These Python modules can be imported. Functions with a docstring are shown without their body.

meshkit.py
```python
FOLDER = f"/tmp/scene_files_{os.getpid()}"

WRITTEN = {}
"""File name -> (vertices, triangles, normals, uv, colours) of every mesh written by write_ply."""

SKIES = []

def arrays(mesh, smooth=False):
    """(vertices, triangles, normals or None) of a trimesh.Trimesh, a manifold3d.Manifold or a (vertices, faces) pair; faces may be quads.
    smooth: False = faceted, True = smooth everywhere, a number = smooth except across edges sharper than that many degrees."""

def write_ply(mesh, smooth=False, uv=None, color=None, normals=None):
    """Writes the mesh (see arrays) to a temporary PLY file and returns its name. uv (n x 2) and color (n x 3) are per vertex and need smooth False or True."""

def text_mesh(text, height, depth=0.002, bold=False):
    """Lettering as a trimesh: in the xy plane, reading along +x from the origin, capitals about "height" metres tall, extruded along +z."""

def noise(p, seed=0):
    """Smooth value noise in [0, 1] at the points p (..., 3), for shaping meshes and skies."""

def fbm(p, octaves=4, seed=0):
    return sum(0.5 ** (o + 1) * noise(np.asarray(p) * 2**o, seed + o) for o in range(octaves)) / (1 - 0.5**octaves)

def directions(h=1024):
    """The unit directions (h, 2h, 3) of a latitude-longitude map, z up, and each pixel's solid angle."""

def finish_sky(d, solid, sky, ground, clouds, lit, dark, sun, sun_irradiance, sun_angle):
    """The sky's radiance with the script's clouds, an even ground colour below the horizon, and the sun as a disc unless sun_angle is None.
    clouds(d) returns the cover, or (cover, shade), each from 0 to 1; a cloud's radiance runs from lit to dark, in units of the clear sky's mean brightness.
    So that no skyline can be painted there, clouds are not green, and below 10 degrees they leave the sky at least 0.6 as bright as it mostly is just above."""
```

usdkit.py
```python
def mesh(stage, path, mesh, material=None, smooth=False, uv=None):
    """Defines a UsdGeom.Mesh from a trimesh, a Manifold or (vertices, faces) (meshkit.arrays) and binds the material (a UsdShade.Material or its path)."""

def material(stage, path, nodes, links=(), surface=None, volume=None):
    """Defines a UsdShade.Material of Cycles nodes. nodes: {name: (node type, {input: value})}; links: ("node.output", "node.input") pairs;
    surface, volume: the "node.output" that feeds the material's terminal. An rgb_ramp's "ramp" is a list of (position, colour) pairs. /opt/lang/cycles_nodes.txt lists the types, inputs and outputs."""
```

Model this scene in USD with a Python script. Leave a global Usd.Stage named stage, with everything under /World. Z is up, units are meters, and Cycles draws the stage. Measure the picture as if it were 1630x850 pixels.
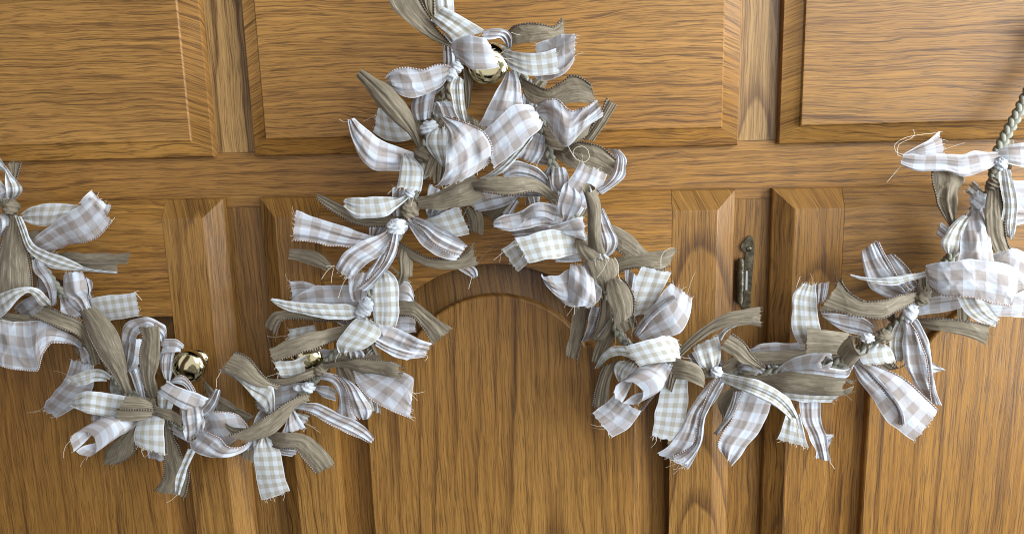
import math, random
import numpy as np, trimesh, manifold3d as m3
from scipy.interpolate import PchipInterpolator
from pxr import Usd, UsdGeom, UsdLux, UsdShade, Gf, Sdf, Vt
import usdkit, meshkit

stage = Usd.Stage.CreateInMemory()
UsdGeom.SetStageUpAxis(stage, UsdGeom.Tokens.z)
UsdGeom.SetStageMetersPerUnit(stage, 1.0)
UsdGeom.Xform.Define(stage, '/World')
UsdGeom.Scope.Define(stage, '/World/Looks')
rng = np.random.default_rng(7)

# ------------------------------------------------------------------ camera
EYE = np.array([0.0, -0.80, 0.0])          # the cabinet's face frame is the plane y = 0
PITCH, YAW, ROLL, FPX = 0.19690606, -0.09273882, -0.028051, 1300.0
fw = np.array([math.sin(YAW) * math.cos(PITCH), math.cos(YAW) * math.cos(PITCH), -math.sin(PITCH)])
rt = np.cross(fw, [0, 0, 1.0]); rt /= np.linalg.norm(rt); up = np.cross(rt, fw)
rt, up = math.cos(ROLL) * rt + math.sin(ROLL) * up, -math.sin(ROLL) * rt + math.cos(ROLL) * up
cam = UsdGeom.Camera.Define(stage, '/World/camera')
cam.CreateHorizontalApertureAttr(36.0)
cam.CreateVerticalApertureAttr(36.0 * 533 / 1024)
cam.CreateFocalLengthAttr(36.0 * FPX / 1630)
cam.CreateClippingRangeAttr(Gf.Vec2f(0.01, 50))
cam.CreateExposureAttr(0.0)
cam.AddTransformOp().Set(Gf.Matrix4d(*[float(x) for x in (*rt, 0, *up, 0, *(-fw), 0, *EYE, 1)]))

# ------------------------------------------------------------------ lamps (an indoor photograph: window daylight, plus two added fill lamps)
def rect_light(name, pos, target, w, h, color, intensity):
    l = UsdLux.RectLight.Define(stage, '/World/' + name)
    l.CreateWidthAttr(w); l.CreateHeightAttr(h)
    l.CreateColorAttr(Gf.Vec3f(*color)); l.CreateIntensityAttr(intensity)
    pos, target = np.array(pos, float), np.array(target, float)
    z = pos - target; z /= np.linalg.norm(z)
    x = np.cross([0, 0, 1.0], z); x /= np.linalg.norm(x); y = np.cross(z, x)
    l.AddTransformOp().Set(Gf.Matrix4d(*[float(v) for v in (*x, 0, *y, 0, *z, 0, *pos, 1)]))
    return l
rect_light('window_light', (1.75, -1.00, 0.15), (0.05, 0, -0.2), 1.0, 2.2, (0.80, 0.90, 1.0), 22.0)
rect_light('bounce_fill_light', (0.0, -3.4, 0.5), (0, 0, -0.15), 8.0, 4.6, (0.96, 0.96, 1.0), 0.76)  # added fill panel behind the camera, in place of bounced room light
rect_light('added_front_light', (1.1, -2.6, 0.9), (0, 0, -0.2), 1.3, 1.4, (0.80, 0.90, 1.0), 8.0)  # added lamp to brighten the ribbons from the front, no known window

# ------------------------------------------------------------------ node graphs
class Graph:
    def __init__(self): self.n, self.l, self.k = {}, [], 0
    def add(self, kind, out, **inp):
        name = f'n{self.k}'; self.k += 1
        vals = {}
        for a, v in inp.items():
            if isinstance(v, tuple) and len(v) == 2 and v[0] == 'link': self.l.append((v[1], f'{name}.{a}'))
            else: vals[a] = v
        self.n[name] = (kind, vals)
        return ('link', f'{name}.{out}')
    def m(self, op, a, b=0.0, c=0.0, clamp=False):
        return self.add('math', 'value', math_type=op, value1=a, value2=b, value3=c, use_clamp=clamp)
    def xyz(self, x, y, z): return self.add('combine_xyz', 'vector', x=x, y=y, z=z)
    def noise(self, v, scale=1.0, detail=2.0, rough=0.5, dist=0.0):
        return self.add('noise_texture', 'fac', vector=v, scale=scale, detail=detail, roughness=rough, distortion=dist)
    def ramp(self, f, stops): return self.add('rgb_ramp', 'color', fac=f, ramp=stops)
    def rng(self, f, a, b, c=0.0, d=1.0): return self.add('map_range', 'result', value=f, from_min=a, from_max=b, to_min=c, to_max=d, clamp=True, range_type='smoothstep')
    def mix(self, f, a, b, t='mix'): return self.add('mix_color', 'result', blend_type=t, fac=f, a=a, b=b)
    def build(self, name, surface): return usdkit.material(stage, '/World/Looks/' + name, self.n, self.l, surface=surface[1])

def wood(name, axis, seed, light=(0.318, 0.155, 0.037), dark=(0.036, 0.014, 0.004), pore=0.5, cath=None, tone=1.0, rough=0.33, ringfreq=70.0, wob=1.0):
    """Lacquered oak; axis: the way its grain runs. cath = (centre across, foot of the cathedral along the grain, steepness)."""
    rv = random.Random(seed); kk = rv.uniform(0.8, 1.25); hue = rv.uniform(-0.05, 0.05)
    g = Graph()
    pos = g.add('geometry', 'position')
    s = g.add('separate_xyz', 'x', vector=pos); node = s[1].split('.')[0]
    X, Y, Z = s, ('link', node + '.y'), ('link', node + '.z')
    A, C = (X, Z) if axis == 'h' else (Z, X)
    C = g.m('add', C, g.m('multiply', Y, 0.75))
    big = g.noise(g.xyz(g.m('multiply', A, 2.6), g.m('multiply', C, 7.0), seed), 1.0, 2.0, 0.5)
    wave = g.noise(g.xyz(g.m('multiply', A, 17.0), g.m('multiply', C, 42.0), seed + 3.1), 1.0, 2.0, 0.5)
    warp = g.m('add', g.m('multiply', g.m('subtract', big, 0.5), 0.07 * wob), g.m('multiply', g.m('subtract', wave, 0.5), 0.010 * wob))
    Cw = g.m('add', C, g.m('add', g.m('multiply', g.m('subtract', big, 0.5), 0.022 * wob), g.m('multiply', g.m('subtract', wave, 0.5), 0.0065 * wob)))
    if cath:
        dx = g.m('subtract', C, cath[0]); dz = g.m('multiply', g.m('subtract', A, cath[1]), cath[2])
        v = g.m('add', g.m('sqrt', g.m('add', g.m('multiply', dx, dx), g.m('multiply', dz, dz))), g.m('multiply', warp, 0.6))
    else:
        v = g.m('add', C, warp)
    v = g.m('add', v, g.m('multiply', g.noise(g.xyz(g.m('multiply', v, 30.0), seed, 0.0), 1.0, 1.0), 0.03))
    ph = g.m('fraction', g.m('multiply', v, ringfreq))
    band = g.ramp(ph, [(0.0, (0.08, 0.08, 0.08)), (0.08, (0.95, 0.95, 0.95)), (0.18, (0.7, 0.7, 0.7)), (0.36, (0.18, 0.18, 0.18)), (1.0, (0.06, 0.06, 0.06))])
    band = g.add('rgb_to_bw', 'val', color=band)
    bandw = g.m('multiply', band, g.rng(g.noise(g.xyz(g.m('multiply', A, 4.0), g.m('multiply', v, 55.0), seed + 9.0), 1.0, 1.0), 0.35, 0.65, 0.25, 1.0))
    # open pores: short dark dashes along the grain, gathered in the rings' early wood
    ca, cb = (18.0 * kk, 800.0 / kk) if axis == 'h' else (11.0 * kk, 820.0 / kk)
    p1 = g.noise(g.xyz(g.m('multiply', A, ca), g.m('multiply', Cw, cb), seed + 5.0), 1.0, 3.0, 0.6)
    p2 = g.noise(g.xyz(g.m('multiply', A, 34.0), g.m('multiply', Cw, 1050.0), seed + 6.0), 1.0, 2.0, 0.6)
    thr = g.m('subtract', 0.575 if axis == 'h' else 0.58, g.m('multiply', bandw, 0.09 + 0.07 * pore))
    d1 = g.rng(g.m('subtract', p1, thr), -0.005, 0.075)
    d2 = g.rng(p2, 0.535, 0.63)
    fib = g.noise(g.xyz(g.m('multiply', A, 22.0), g.m('multiply', Cw, 1500.0), seed + 7.0), 1.0, 1.0)
    light = (light[0] * (1 + hue), light[1] * (1 + 0.3 * hue), light[2] * (1 - hue)); tone = tone * rv.uniform(0.9, 1.1)
    base = g.mix(g.rng(big, 0.25, 0.75), tuple(tone * c for c in light), tuple(tone * c * k for c, k in zip(light, (0.82, 0.76, 0.66))))
    base = g.mix(g.m('multiply', bandw, 0.42 if axis == 'h' else 0.80), base, tuple(tone * c for c in (0.080, 0.031, 0.007)))
    base = g.mix(g.rng(fib, 0.3, 0.7, 0.0, 0.38), base, tuple(tone * c for c in (0.100, 0.042, 0.010)))
    long_ = g.noise(g.xyz(g.m('multiply', A, 3.2), g.m('multiply', Cw, 300.0), seed + 13.0), 1.0, 3.0, 0.6)
    base = g.mix(g.rng(long_, 0.48, 0.66, 0.0, 0.62), base, tuple(tone * c for c in (0.125, 0.052, 0.012)))
    base = g.mix(g.rng(long_, 0.46, 0.30, 0.0, 0.35), base, tuple(tone * 1.25 * c for c in light))
    hole = g.m('maximum', g.m('multiply', d1, 0.62 if axis == 'h' else 0.68), g.m('multiply', d2, 0.56))
    col = g.mix(hole, base, dark)
    nrm = g.add('bump', 'normal', height=g.m('subtract', g.m('multiply', fib, 0.12), hole), strength=0.22, distance=0.0006)
    p = g.add('principled_bsdf', 'BSDF', base_color=col, roughness=g.m('add', rough + 0.02, g.m('multiply', hole, 0.2)), normal=nrm, specular_ior_level=0.28, coat_weight=0.10, coat_roughness=0.26, coat_normal=g.add('bump', 'normal', height=hole, strength=0.03, distance=0.0006))
    return g.build(name, p)

def cloth(name, kind):
    """Woven ribbon by its own uv in metres: u across (0..width), v along."""
    g = Graph()
    uv = g.add('texture_coordinate', 'UV')
    s = g.add('separate_xyz', 'x', vector=uv); node = s[1].split('.')[0]
    U, V = s, ('link', node + '.y')
    wu = g.noise(g.xyz(g.m('multiply', U, 60.0), g.m('multiply', V, 60.0), 0.0), 1.0, 1.0)
    thr = g.noise(g.xyz(g.m('multiply', U, 900.0), g.m('multiply', V, 60.0), 2.0), 1.0, 1.0)
    thv = g.noise(g.xyz(g.m('multiply', U, 60.0), g.m('multiply', V, 900.0), 5.0), 1.0, 1.0)
    thread = g.m('add', g.m('multiply', thr, 0.5), g.m('multiply', thv, 0.5))
    if kind == 'olive':
        st = g.noise(g.xyz(g.m('multiply', U, 700.0), g.m('multiply', V, 24.0), 1.0), 1.0, 4.0, 0.7)
        st2 = g.noise(g.xyz(g.m('multiply', U, 1800.0), g.m('multiply', V, 90.0), 3.0), 1.0, 2.0)
        col = g.ramp(g.m('add', g.m('multiply', st, 0.62), g.m('multiply', st2, 0.38)), [(0.28, (0.050, 0.034, 0.018)), (0.42, (0.135, 0.104, 0.066)), (0.56, (0.215, 0.173, 0.117)), (0.74, (0.43, 0.36, 0.26))])
        height, tr, rough, sheen = g.m('add', g.m('add', st2, st), g.m('multiply', g.noise(g.xyz(g.m('multiply', U, 200.0), g.m('multiply', V, 240.0), 9.0), 1.0, 4.0, 0.65, 1.0), 1.6)), 0.12, 0.72, 0.15
        trc = (0.24, 0.18, 0.11)
    else:
        cell, W = (0.0090, 0.040) if kind == 'wide' else (0.0045, 0.028)
        def stripe(x, off):
            y = g.m('add', g.m('divide', x, 2 * cell), g.m('add', g.m('multiply', g.m('subtract', wu, 0.5), 0.05), off))
            f = g.m('abs' if False else 'absolute', g.m('subtract', g.m('fraction', y), 0.5))
            return g.rng(f, 0.235, 0.265)
        a, b = stripe(U, 0.13), stripe(V, 0.31)
        if kind == 'wide':
            white, mid, dk = (0.55, 0.565, 0.595), (0.46, 0.428, 0.42), (0.355, 0.30, 0.265)
        else:
            white, mid, dk = (0.58, 0.60, 0.61), (0.485, 0.465, 0.42), (0.385, 0.345, 0.27)
        mixr = g.m('multiply', g.m('add', a, b), 0.5)
        col = g.ramp(mixr, [(0.0, white), (0.5, mid), (1.0, dk)])
        edge = g.rng(g.add('attribute', 'fac', attribute='from_edge'), 0.0010, 0.0003)
        col = g.mix(g.m('multiply', edge, 0.85), col, (0.66, 0.67, 0.68))
        col = g.mix(g.rng(thread, 0.25, 0.75, 0.0, 0.10), col, (0.45, 0.42, 0.40))
        height, tr, rough = g.m('add', g.m('multiply', thread, 0.5), g.m('multiply', g.noise(g.xyz(g.m('multiply', U, 260.0), g.m('multiply', V, 150.0), 7.0), 1.0, 4.0, 0.6, 0.8), 2.2)), 0.30, 0.85
        trc = None
    nrm = g.add('bump', 'normal', height=height, strength=0.42 if kind == 'olive' else 0.4, distance=0.0004)
    p = g.add('principled_bsdf', 'BSDF', base_color=col, roughness=rough, normal=nrm, specular_ior_level=0.15, sheen_weight=0.1)
    t = g.add('translucent_bsdf', 'BSDF', color=col if trc is None else trc, normal=nrm)
    return g.build(name, g.add('mix_closure', 'closure', fac=tr, closure1=p, closure2=t))

def plain(name, color, rough=0.5, metallic=0.0, spec=0.5):
    g = Graph()
    return g.build(name, g.add('principled_bsdf', 'BSDF', base_color=color, roughness=rough, metallic=metallic, specular_ior_level=spec))

def stitch(name, a, b):
    g = Graph(); uv = g.add('texture_coordinate', 'UV')
    s = g.add('separate_xyz', 'x', vector=uv); V = ('link', s[1].split('.')[0] + '.y')
    f = g.m('fraction', g.m('add', g.m('divide', V, 0.0024), g.m('multiply', s, 1.0)))
    return g.build(name, g.add('principled_bsdf', 'BSDF', base_color=g.mix(g.rng(f, 0.55, 0.7), a, b), roughness=0.8))

def patina(name):
    g = Graph(); pos = g.add('geometry', 'position')
    n = g.noise(pos, 260.0, 3.0, 0.6)
    col = g.ramp(n, [(0.3, (0.045, 0.038, 0.024)), (0.55, (0.11, 0.092, 0.058)), (0.8, (0.26, 0.21, 0.13))])
    return g.build(name, g.add('principled_bsdf', 'BSDF', base_color=col, metallic=0.9, roughness=0.36))

M = {
    'drawer1': wood('oak_drawer_a', 'h', 11.0, ringfreq=135, pore=0.9),
    'drawer2': wood('oak_drawer_b', 'h', 27.0, ringfreq=135, pore=0.9),
    'drawer3': wood('oak_drawer_c', 'h', 43.0, ringfreq=135, pore=1.0),
    'rail': wood('oak_frame_rail', 'h', 61.0, ringfreq=90, pore=0.9),
    'stile1': wood('oak_frame_stile_a', 'v', 5.0, ringfreq=70, cath=(-0.35, -0.3, 0.05), light=(0.37, 0.215, 0.075)),
    'stile2': wood('oak_frame_stile_b', 'v', 8.5, ringfreq=75, cath=(0.160, -0.25, 0.12), dark=(0.11, 0.055, 0.025), light=(0.33, 0.195, 0.072)),
    'stile3': wood('oak_frame_stile_c', 'v', 15.0, ringfreq=95, tone=0.82),
    'stile4': wood('oak_frame_stile_d', 'v', 19.0, ringfreq=60, tone=0.85),
    'door_stile_a': wood('oak_door_stile_a', 'v', 31.0, ringfreq=60, cath=(-0.40, -0.65, 0.10)),
    'door_stile_b': wood('oak_door_stile_b', 'v', 37.0, ringfreq=135),
    'door_stile_c': wood('oak_door_stile_c', 'v', 41.0, ringfreq=65, cath=(0.104, -0.62, 0.16), pore=0.3),
    'door_stile_d': wood('oak_door_stile_d', 'v', 47.0, ringfreq=60, cath=(0.214, -0.40, 0.2)),
    'door_rail': wood('oak_door_rail', 'h', 53.0, ringfreq=135, wob=1.4),
    'door_rail_b': wood('oak_door_rail_b', 'h', 57.0, ringfreq=75, wob=1.3, pore=0.9),
    'panel_a_end': wood('oak_shaded_end_grain_a', 'v', 71.0, ringfreq=110, tone=0.72),  # end tones: darker stained end grain plus shade put into the colour
    'panel_a': wood('oak_panel_a', 'v', 71.0, ringfreq=52, cath=(-0.585, -0.75, 0.11), pore=0.4),
    'panel_b_end': wood('oak_shaded_end_grain_b', 'v', 79.0, ringfreq=110, tone=0.68),
    'panel_b': wood('oak_panel_b', 'v', 79.0, ringfreq=50, cath=(-0.045, -0.75, 0.06), pore=0.6),
    'panel_c_end': wood('oak_shaded_end_grain_c', 'v', 83.0, ringfreq=100, tone=0.72),
    'panel_c': wood('oak_panel_c', 'v', 83.0, ringfreq=36, cath=(0.46, -0.70, 0.08), pore=0.35, wob=0.7),
    'carcass': wood('oak_carcass', 'v', 91.0, tone=0.8),
    'W': cloth('gingham_wide_check', 'wide'), 'N': cloth('gingham_small_check', 'narrow'), 'O': cloth('olive_linen', 'olive'),
    'hemW': stitch('serged_edge_brown', (0.17, 0.105, 0.08), (0.50, 0.42, 0.37)),
    'hemO': stitch('serged_edge_dark', (0.035, 0.022, 0.015), (0.20, 0.15, 0.10)),
    'fray': plain('cream_thread', (0.62, 0.54, 0.42), 0.8),
    'frayO': plain('olive_thread', (0.20, 0.15, 0.09), 0.8),
    'cord': plain('cord_fibre', (0.23, 0.215, 0.16), 0.8),
    'brass': plain('polished_brass', (0.83, 0.73, 0.44), 0.12, 1.0),
    'patina': patina('antique_brass'), 'steel': plain('hinge_spring_steel', (0.6, 0.6, 0.58), 0.35, 0.9),
}

# ------------------------------------------------------------------ scene tree helpers
NAMES = {}
def place(parent, name):
    k = (parent, name); n = NAMES.get(k, 0); NAMES[k] = n + 1
    return f'{parent}/{name}' + (f'_{n:03d}' if n else '')
def xform(name, parent='/World', label=None, cat=None, group=None):
    p = place(parent, name); prim = UsdGeom.Xform.Define(stage, p).GetPrim()
    for k, v in (('label', label), ('category', cat), ('group', group)):
        if v: prim.SetCustomDataByKey(k, v)
    return p
def part(parent, name, mesh, mat, smooth=30, uv=None, label=None):
    p = place(parent, name)
    m = usdkit.mesh(stage, p, mesh, M[mat] if isinstance(mat, str) else mat, smooth=smooth, uv=uv)
    m.CreateDoubleSidedAttr(True)
    if label: m.GetPrim().SetCustomDataByKey('label', label)
    return p

# ------------------------------------------------------------------ the oak cabinet
def box(x0, x1, y0, y1, z0, z1):
    return m3.Manifold.cube([x1 - x0, y1 - y0, z1 - z0]).translate([x0, y0, z0])
def slab(x0, x1, z0, z1, profile):
    """A board front with a shaped edge: profile = (inset from the outline, proud of the frame) rows; its back lies 0.4 mm off the frame."""
    pts = []
    for inset, h in [(0, 0.0004)] + profile:
        pts += [[x, -h, z] for x in (x0 + inset, x1 - inset) for z in (z0 + inset, z1 - inset)]
    return m3.Manifold.hull_points(np.array(pts))
def poly_prism(pts, y0, y1):
    """xz outline pushed from -y0 to -y1 (proud of the frame)."""
    cs = m3.CrossSection([np.array(pts)])
    if cs.area() < 1e-9: cs = m3.CrossSection([np.array(pts)[::-1]])
    m = cs.extrude(y1 - y0)                     # along +z; turn so that z becomes -y
    return m.transform(np.array([[1, 0, 0, 0], [0, 0, -1, -y0], [0, 1, 0, 0]], float))

cab = xform('cabinet', label='honey oak cabinet with three drawer fronts above three arched raised-panel doors', cat='cabinet')
ZTOP, ZBOT = 0.16, -0.66
part(cab, 'carcass', box(-0.842, 0.657, 0.0204, 0.42, ZBOT, ZTOP), 'carcass')
for x0, x1, m in ((-0.842, -0.830, 'stile3'), (-0.371, -0.325, 'stile1'), (0.140, 0.182, 'stile2'), (0.645, 0.657, 'stile3')):
    part(cab, 'face_frame_stile', box(x0, x1, 0, 0.02, -0.0402, ZTOP), m)
for x0, x1, m in ((-0.842, -0.820, 'stile3'), (-0.372, -0.318, 'stile3'), (0.134, 0.186, 'stile4'), (0.635, 0.657, 'stile4')):
    part(cab, 'face_frame_stile', box(x0, x1, 0, 0.02, ZBOT, -0.0958), m)
part(cab, 'face_frame_rail', box(-0.842, 0.657, 0, 0.02, -0.0955, -0.0405), 'rail')

EDGE = [(0.0, 0.0070), (0.0008, 0.0084), (0.0170, 0.0192), (0.0184, 0.0199), (0.0198, 0.0200)]
FP, FO = 0.0196, 0.0168     # where the field starts
def drawer(x0, x1, mat):
    d = xform('drawer', cab)
    bev = slab(x0, x1, -0.0440, 0.150, [(0.0, 0.0072), (0.0010, 0.0090), (0.0155, 0.0165), (0.0168, 0.0170)])
    fld = slab(x0 + 0.0166, x1 - 0.0166, -0.0440 + 0.0166, 0.150 - 0.0166, [(0.0, 0.0184), (0.0010, 0.0198), (0.0022, 0.0201)])
    part(d, 'drawer_front', bev + fld, mat)
    return d
def knob_mesh(c, r=0.0172):
    """Turned brass knob: rose, stem and a bulging head, its axis along -y from the point c on the wood."""
    prof = np.array([(0, 0), (0.0105, 0), (0.0110, 0.0016), (0.0095, 0.0030), (0.0066, 0.0042), (0.0058, 0.0085), (0.0068, 0.0115)]
                    + [(r * math.cos(a) ** 0.85, 0.0215 + (0.0095 if a < 0 else 0.0085) * math.sin(a)) for a in np.linspace(-1.25, 1.52, 26)] + [(0, 0.0301)])
    m = trimesh.creation.revolve(prof, sections=64)
    v = m.vertices
    return trimesh.Trimesh(np.c_[v[:, 0] + c[0], -v[:, 2] + c[1], v[:, 1] + c[2]], m.faces[:, ::-1], process=False)
DR = [drawer(-0.840, -0.369, 'drawer1'), drawer(-0.327, 0.143, 'drawer2'), drawer(0.180, 0.655, 'drawer3')]
KNOBS = []
def at(x, y, d):
    """The point d metres in front of the face frame that the photograph shows at its pixel (x, y)."""
    u, v = (x - 815) / FPX, (425 - y) / FPX
    q = fw + u * rt + v * up
    return EYE + q * ((0.80 - d) / q[1])
kc = at(777, 103, 0.042)
part(DR[1], 'knob', knob_mesh((kc[0], -0.0200, kc[2]), 0.0192), 'brass', smooth=40)
part(DR[2], 'knob', knob_mesh((0.4165, -0.0200, 0.046), 0.0192), 'brass', smooth=40)

def arch_points(cx, hw, cz, R, zs, zb, n=26):
    """Outline of a cathedral-arched opening, counted from the bottom left, up, over and down; always the same number of points."""
    a = math.acos(min(1, max(-1, (zs - cz) / R)))
    pts = [(cx - hw, z) for z in np.linspace(zb, zs, 8)]
    pts += [(x, zs) for x in np.linspace(cx - hw, cx - R * math.sin(a), 7)[1:]]
    pts += [(cx + R * math.sin(t), cz + R * math.cos(t)) for t in np.linspace(-a, a, n)[1:]]
    pts += [(x, zs) for x in np.linspace(cx + R * math.sin(a), cx + hw, 7)[1:]]
    pts += [(cx + hw, z) for z in np.linspace(zs, zb, 8)[1:]]
    return np.array(pts)
def door(x0, x1, mats, knob=None):
    d = xform('door', cab)
    zt, zb = -0.0855, -0.640
    full = slab(x0, x1, zb, zt, EDGE)
    xi0, xi1 = x0 + 0.0635, x1 - 0.0605
    cx, hw = (xi0 + xi1) / 2, (xi1 - xi0) / 2
    op = arch_points(cx, hw, -0.288, 0.135, -0.2045, zb + 0.06)
    e = 0.00018
    part(d, 'stile', full ^ box(x0 - 1, xi0 - e, -1, 1, -2, 2), mats[0], smooth=15)
    part(d, 'stile', full ^ box(xi1 + e, x1 + 1, -1, 1, -2, 2), mats[1], smooth=15)
    part(d, 'rail', (full ^ box(xi0 + e, xi1 - e, -1, 1, -0.30, 2)) - poly_prism(op, -0.01, 0.05), mats[2], smooth=15)
    part(d, 'rail', full ^ box(xi0 + e, xi1 - e, -1, 1, -2, zb + 0.06), mats[2])
    # raised panel: tongue under the frame, a sloping shoulder, a small step, the field
    rows = [(0.004, -0.004), (0.0006, -0.0005), (0.0090, 0.0), (0.0335, 0.0112)]
    rings = []
    for inset, h in [(-0.003, 0.0008), (0.0, 0.0020), (0.006, 0.0024), (0.0320, 0.0076), (0.0328, 0.0136), (0.0336, 0.0150), (0.0350, 0.0158)]:
        p = arch_points(cx, hw - inset, -0.288, 0.135 - inset, -0.2045 - inset, zb + 0.06 + inset)
        rings.append(np.c_[p[:, 0], np.full(len(p), -h), p[:, 1]])
    n = len(rings[0]); V = np.vstack(rings); F = []
    for r in range(len(rings) - 1):
        for i in range(n):
            a, b = r * n + i, r * n + (i + 1) % n
            F += [[a, b, b + n], [a, b + n, a + n]]
    from shapely.geometry import Polygon
    field = rings[-1]
    tv, tf = trimesh.creation.triangulate_polygon(Polygon(field[:, [0, 2]]), engine='earcut')
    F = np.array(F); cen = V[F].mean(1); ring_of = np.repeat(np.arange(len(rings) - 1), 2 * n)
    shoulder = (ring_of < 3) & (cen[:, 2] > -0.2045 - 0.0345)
    def piece(name, V, F, mat):
        m = trimesh.Trimesh(V, F, process=False); m.merge_vertices(); m.remove_unreferenced_vertices()
        fn = m.face_normals; m.faces = np.where((fn[:, 1] > 0)[:, None], m.faces[:, ::-1], m.faces)
        part(d, name, m, mat, smooth=20)
    piece('arched_bevel', V, F[shoulder], mats[3] + '_end')  # darker wood here holds both end grain and painted shade under the arch
    piece('side_bevel', V, F[~shoulder & (ring_of < 3)], mats[3])
    fieldF = F[ring_of >= 3]; base = len(V)
    V = np.vstack([V, np.c_[tv[:, 0], np.full(len(tv), field[0, 1]), tv[:, 1]]])
    piece('raised_panel', V, np.vstack([fieldF, tf + base]), mats[3])
    if knob:
        part(d, 'knob', knob_mesh((knob[0], -0.0200, knob[1]), 0.0178), 'brass', smooth=40)
    return d
k1, k2 = at(300, 583, 0.042), at(490, 574, 0.042)
door(-0.832, -0.364, ('door_stile_b', 'door_stile_a', 'door_rail', 'panel_a'), (k1[0], k1[2]))
door(-0.326, 0.1420, ('door_stile_b', 'door_stile_c', 'door_rail', 'panel_b'), (k2[0], k2[2]))
door(0.1765, 0.6450, ('door_stile_d', 'door_stile_b', 'door_rail_b', 'panel_c'))

# the hinge of the middle door
hg = xform('hinge', cab)
def disc_hull(pts): return m3.Manifold.hull_points(np.array([[x + r * math.cos(a), y, z + r * math.sin(a)] for x, z, r in pts for a in np.linspace(0, 6.28, 20)[:-1] for y in (-0.0003, -0.0024)]))
leaf = disc_hull([(0.1560, -0.142, 0.0062), (0.1580, -0.134, 0.0026)]) + disc_hull([(0.1585, -0.146, 0.0040), (0.1572, -0.170, 0.0042), (0.1562, -0.196, 0.0040)]) + disc_hull([(0.1555, -0.198, 0.0052), (0.1565, -0.2055, 0.0026)])
part(hg, 'hinge_leaf', leaf, 'patina')
def cyl(x, y, z0, z1, r, sections=24):
    return trimesh.creation.cylinder(r, segment=[(x, y, z0), (x, y, z1)], sections=sections)
for z0, z1, r in ((-0.1640, -0.1540, 0.0037), (-0.1850, -0.1647, 0.0039), (-0.1960, -0.1857, 0.0037)):
    k = trimesh.util.concatenate([cyl(0.1492, -0.0062, z0, z1, r), cyl(0.1492, -0.0062, z0 + 0.0006, z1 - 0.0006, r + 0.0003)])
    part(hg, 'hinge_knuckle', k, 'patina', smooth=40)
part(hg, 'hinge_pin', cyl(0.1492, -0.0062, -0.1972, -0.1528, 0.0030), 'patina', smooth=40)
part(hg, 'catch_spring', box(0.1548, 0.1566, -0.0034, -0.0022, -0.1850, -0.1660), 'steel')
sc = trimesh.creation.icosphere(2, 0.0030); sc.vertices *= [1, 0.45, 1]; sc.vertices += [0.1572, -0.0026, -0.1445]
part(hg, 'screw', sc, 'patina', smooth=True)
slot = trimesh.util.concatenate([trimesh.creation.box([0.0034, 0.0006, 0.0006], trimesh.transformations.translation_matrix([0.1572, -0.0039, -0.1445])), trimesh.creation.box([0.0006, 0.0006, 0.0034], trimesh.transformations.translation_matrix([0.1572, -0.0039, -0.1445]))])
part(hg, 'screw_slot', slot, plain('screw_slot_black', (0.01, 0.01, 0.01), 0.8))

# ------------------------------------------------------------------ the rag garland
gar = xform('garland', label='rag garland of knotted gingham and olive ribbon strips draped over the brass knobs', cat='garland')
WIDTH = {'W': 0.040, 'N': 0.028, 'O': 0.030}
NAME = {'W': 'wide_gingham_ribbon', 'N': 'narrow_gingham_ribbon', 'O': 'olive_linen_ribbon'}

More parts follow.
